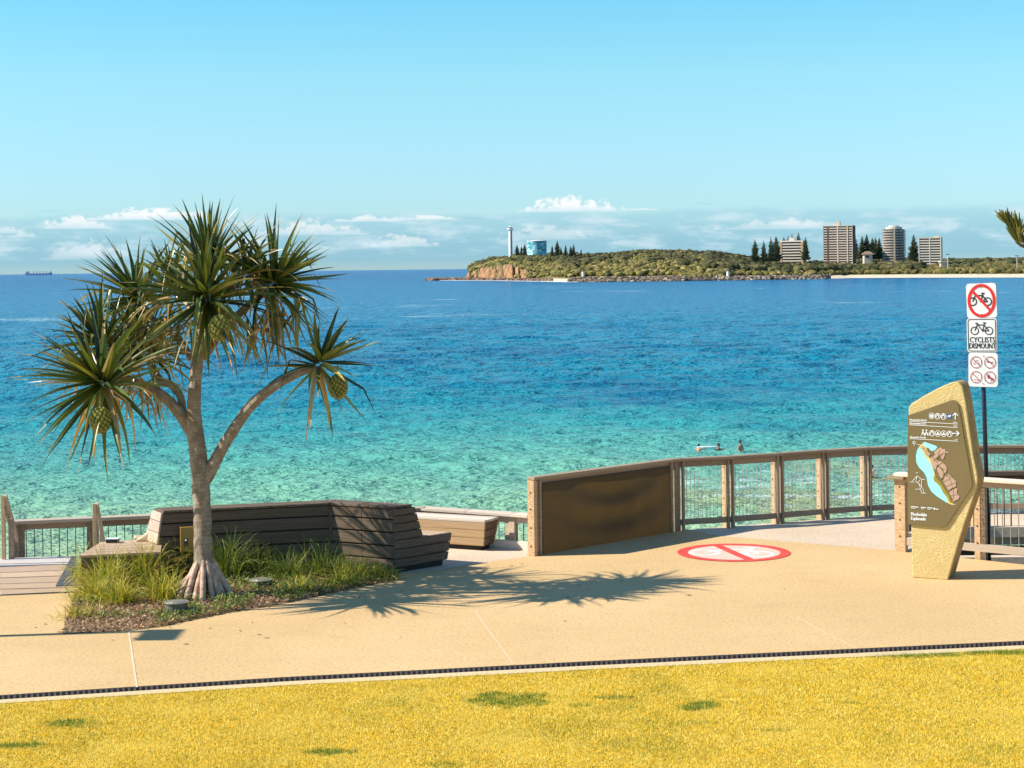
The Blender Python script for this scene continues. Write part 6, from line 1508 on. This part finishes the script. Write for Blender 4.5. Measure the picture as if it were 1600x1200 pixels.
# ------------------------------------------------------------------ swimmers
M['skin'] = plain('reddish skin', (.50, .25, .15), (.44, .21, .13), 9., .6); M['hair'] = plain('dark hair', (.018, .014, .014), rough=.6); M['board'] = plain('white board', (.82, .82, .80), rough=.3)  # one even reddish-brown skin tone for all bathers
def figure(px, py, label, pose, yaw=0., k=1.):
    """person in the water: one skinned body, hair as a child; py = waterline pixel"""
    u, v = uvp(px, py); Y = (HC - SEA) * F / v; base = V(u * Y / F, Y, SEA - (.14 if pose == 'swim' else .2)); th = thing('person', label, 'person', base)
    me = bpy.data.meshes.new('body')
    if pose == 'stand':
        J = [((0,0,-.75), .13), ((0,0,-.05), .155), ((0,0,.22), .15), ((0,0,.48), .17), ((0,0,.60), .07), ((0,0,.68), .085), ((0,0,.80), .095), ((-.19,0,.50), .065), ((-.24,-.04,.24), .048), ((-.13,-.20,.10), .038), ((-.06,-.26,.10), .03), ((.19,0,.50), .065), ((.25,-.02,.24), .048), ((.16,-.20,.14), .038), ((.09,-.26,.14), .03), ((-.1,0,-1.1), .09), ((.1,0,-1.1), .09)]
        E = [(0,1),(1,2),(2,3),(3,4),(4,5),(5,6),(3,7),(7,8),(8,9),(9,10),(3,11),(11,12),(12,13),(13,14),(0,15),(0,16)]; hd_ = V(0, .01, .79)
    elif pose == 'swim':
        J = [((0,.1,-.5), .13), ((0,.05,-.2), .15), ((0,0,-.02), .15), ((0,0,.10), .06), ((0,0,.20), .09), ((0,-.01,.28), .09), ((-.2,0,-.04), .055), ((-.38,-.12,.0), .04), ((-.5,-.25,.03), .032), ((.2,0,-.04), .055), ((.38,-.12,0), .04), ((.5,-.22,.03), .032)]
        E = [(0,1),(1,2),(2,3),(3,4),(4,5),(2,6),(6,7),(7,8),(2,9),(9,10),(10,11)]; hd_ = V(0, .01, .27)
    ca, sa = math.cos(yaw), math.sin(yaw); rotv = lambda p: (p[0]*ca - p[1]*sa, p[0]*sa + p[1]*ca, p[2])
    me.from_pydata([tuple(q * k for q in rotv(p)) for p, r in J], E, []); ob = bpy.data.objects.new('body', me); C.objects.link(ob); ob.parent = th
    sk = ob.modifiers.new('skin', 'SKIN'); ss = ob.modifiers.new('sub', 'SUBSURF'); ss.levels = ss.render_levels = 2; me.skin_vertices[0].data[0].use_root = True
    for i, (p, r) in enumerate(J): me.skin_vertices[0].data[i].radius = (r * k, r * k)
    dg = bpy.context.evaluated_depsgraph_get(); me2 = bpy.data.meshes.new_from_object(ob.evaluated_get(dg)); ob.modifiers.clear(); ob.data = me2; me2.materials.clear(); me2.materials.append(M['skin'])
    me2.polygons.foreach_set('use_smooth', [True] * len(me2.polygons))
    mb = MB(); c = base + V(*rotv(hd_)) * k; bk = V(*rotv((0, .03, .03))); mb.ball(c + bk, (.115 * k, .125 * k, .125 * k), 12, 9); mb.build('hair', M['hair'], th, smooth=True)
    return base
figure(1157, 703, 'dark-haired swimmer standing waist deep with bare back, right of the board', 'stand', .5, .95)
b1 = figure(1123, 698.5, 'swimmer low in the water at the right end of the white board', 'swim', .3, 1.)
b0 = figure(1092, 698, 'swimmer with only dark head showing at the left end of the white board', 'swim', 2.6, .85)
figure(1362, 741, 'lone bather seen through the wire mesh of the boardwalk railing', 'stand', -1., .85)
mb = MB(); u, v = uvp(1105, 699.5); Y = 13.2 * F / v; cb = V(u * Y / F, Y, SEA - .02)
outl = [(-.95, 0), (-.85, .16), (-.4, .27), (.3, .28), (.8, .18), (1.0, 0), (.8, -.18), (.3, -.28), (-.4, -.27), (-.85, -.16)]
mb.prism([cb + V(a * .82, b_ * .82, .02) for a, b_ in outl], V(0, 0, .10)); bo = mb.build('surfboard', M['board'], loc=cb, bevel=.03, bseg=3); tag(bo, 'white board floating between the two swimmers', 'surfboard')

# ------------------------------------------------------------------ pine whose branch tip enters at the right edge
M['brushleaf'] = leafmat('pine needles', .2, .6, .2)
rt = V(9.6, 21., 0); rpine = thing('norfolk_pine', 'near pine with one feathery branch tip entering at the right edge', 'pine tree', rt)
mb = MB(); mb.tube([rt, rt + V(.1, 0, 4), rt + V(.1, 0, 9)], [.22, .17, .06], 12); mb.build('trunk', M['pinetrunk'], rpine, smooth=True)
def twig(mbw, mbl, pts, seed, tuft=.34):
    rd = random.Random(seed); P, Rr = smooth_path(pts, [.035, .022, .014, .01][:len(pts)] if len(pts) <= 4 else [.03] * len(pts), 7); mbw.tube(P, Rr, 7)
    n = len(P)
    for i in range(n // 3, n):
        d = (P[min(i + 1, n - 1)] - P[max(0, i - 1)]).normalized(); f_ = (i - n / 3) / (n * .67)
        for q in range(5):
            side = V(rd.uniform(-.5, .5), rd.uniform(-.6, .6), rd.uniform(.35, 1.)); dd = (d * rd.uniform(.15, .95) + side * .8).normalized()
            L = tuft * (1.15 - .45 * f_) * rd.uniform(.7, 1.1); k = rd.uniform(.7, 1.3); c = rd.choice([(.20, .20, .04), (.30, .24, .06), (.10, .12, .025)])
            A_ = P[i]; pts_ = [A_ + dd * L * s_ + V(0, 0, .05 * L * s_ * s_) for s_ in (0, .33, .66, 1.)]; mbl.tube(pts_, [.010, .013, .012, .004], 5, tuple(x * k for x in c))
mbw, mbl = MB(), MB(); YB = 20.4
twig(mbw, mbl, [rt + V(.1, 0, 3.5), at(1640, 398, YB), at(1592, 364, YB), at(1571, 348, YB)], 1, .24)
for i in range(10):
    a = i * .9 + .3; z = 4.6 + i * .42; L = 1.6 - i * .09
    if math.cos(a) < -.2: L *= .6
    twig(mbw, mbl, [rt + V(.1, 0, z), rt + V(.1 + math.cos(a) * L * .5, math.sin(a) * L * .5, z + .0), rt + V(.1 + math.cos(a) * L * .85, math.sin(a) * L * .85, z + .15), rt + V(.1 + math.cos(a) * L, math.sin(a) * L, z + .35)], 20 + i, .4)
mbw.build('branch', M['pinetrunk'], rpine); mbl.build('foliage', M['brushleaf'], rpine)
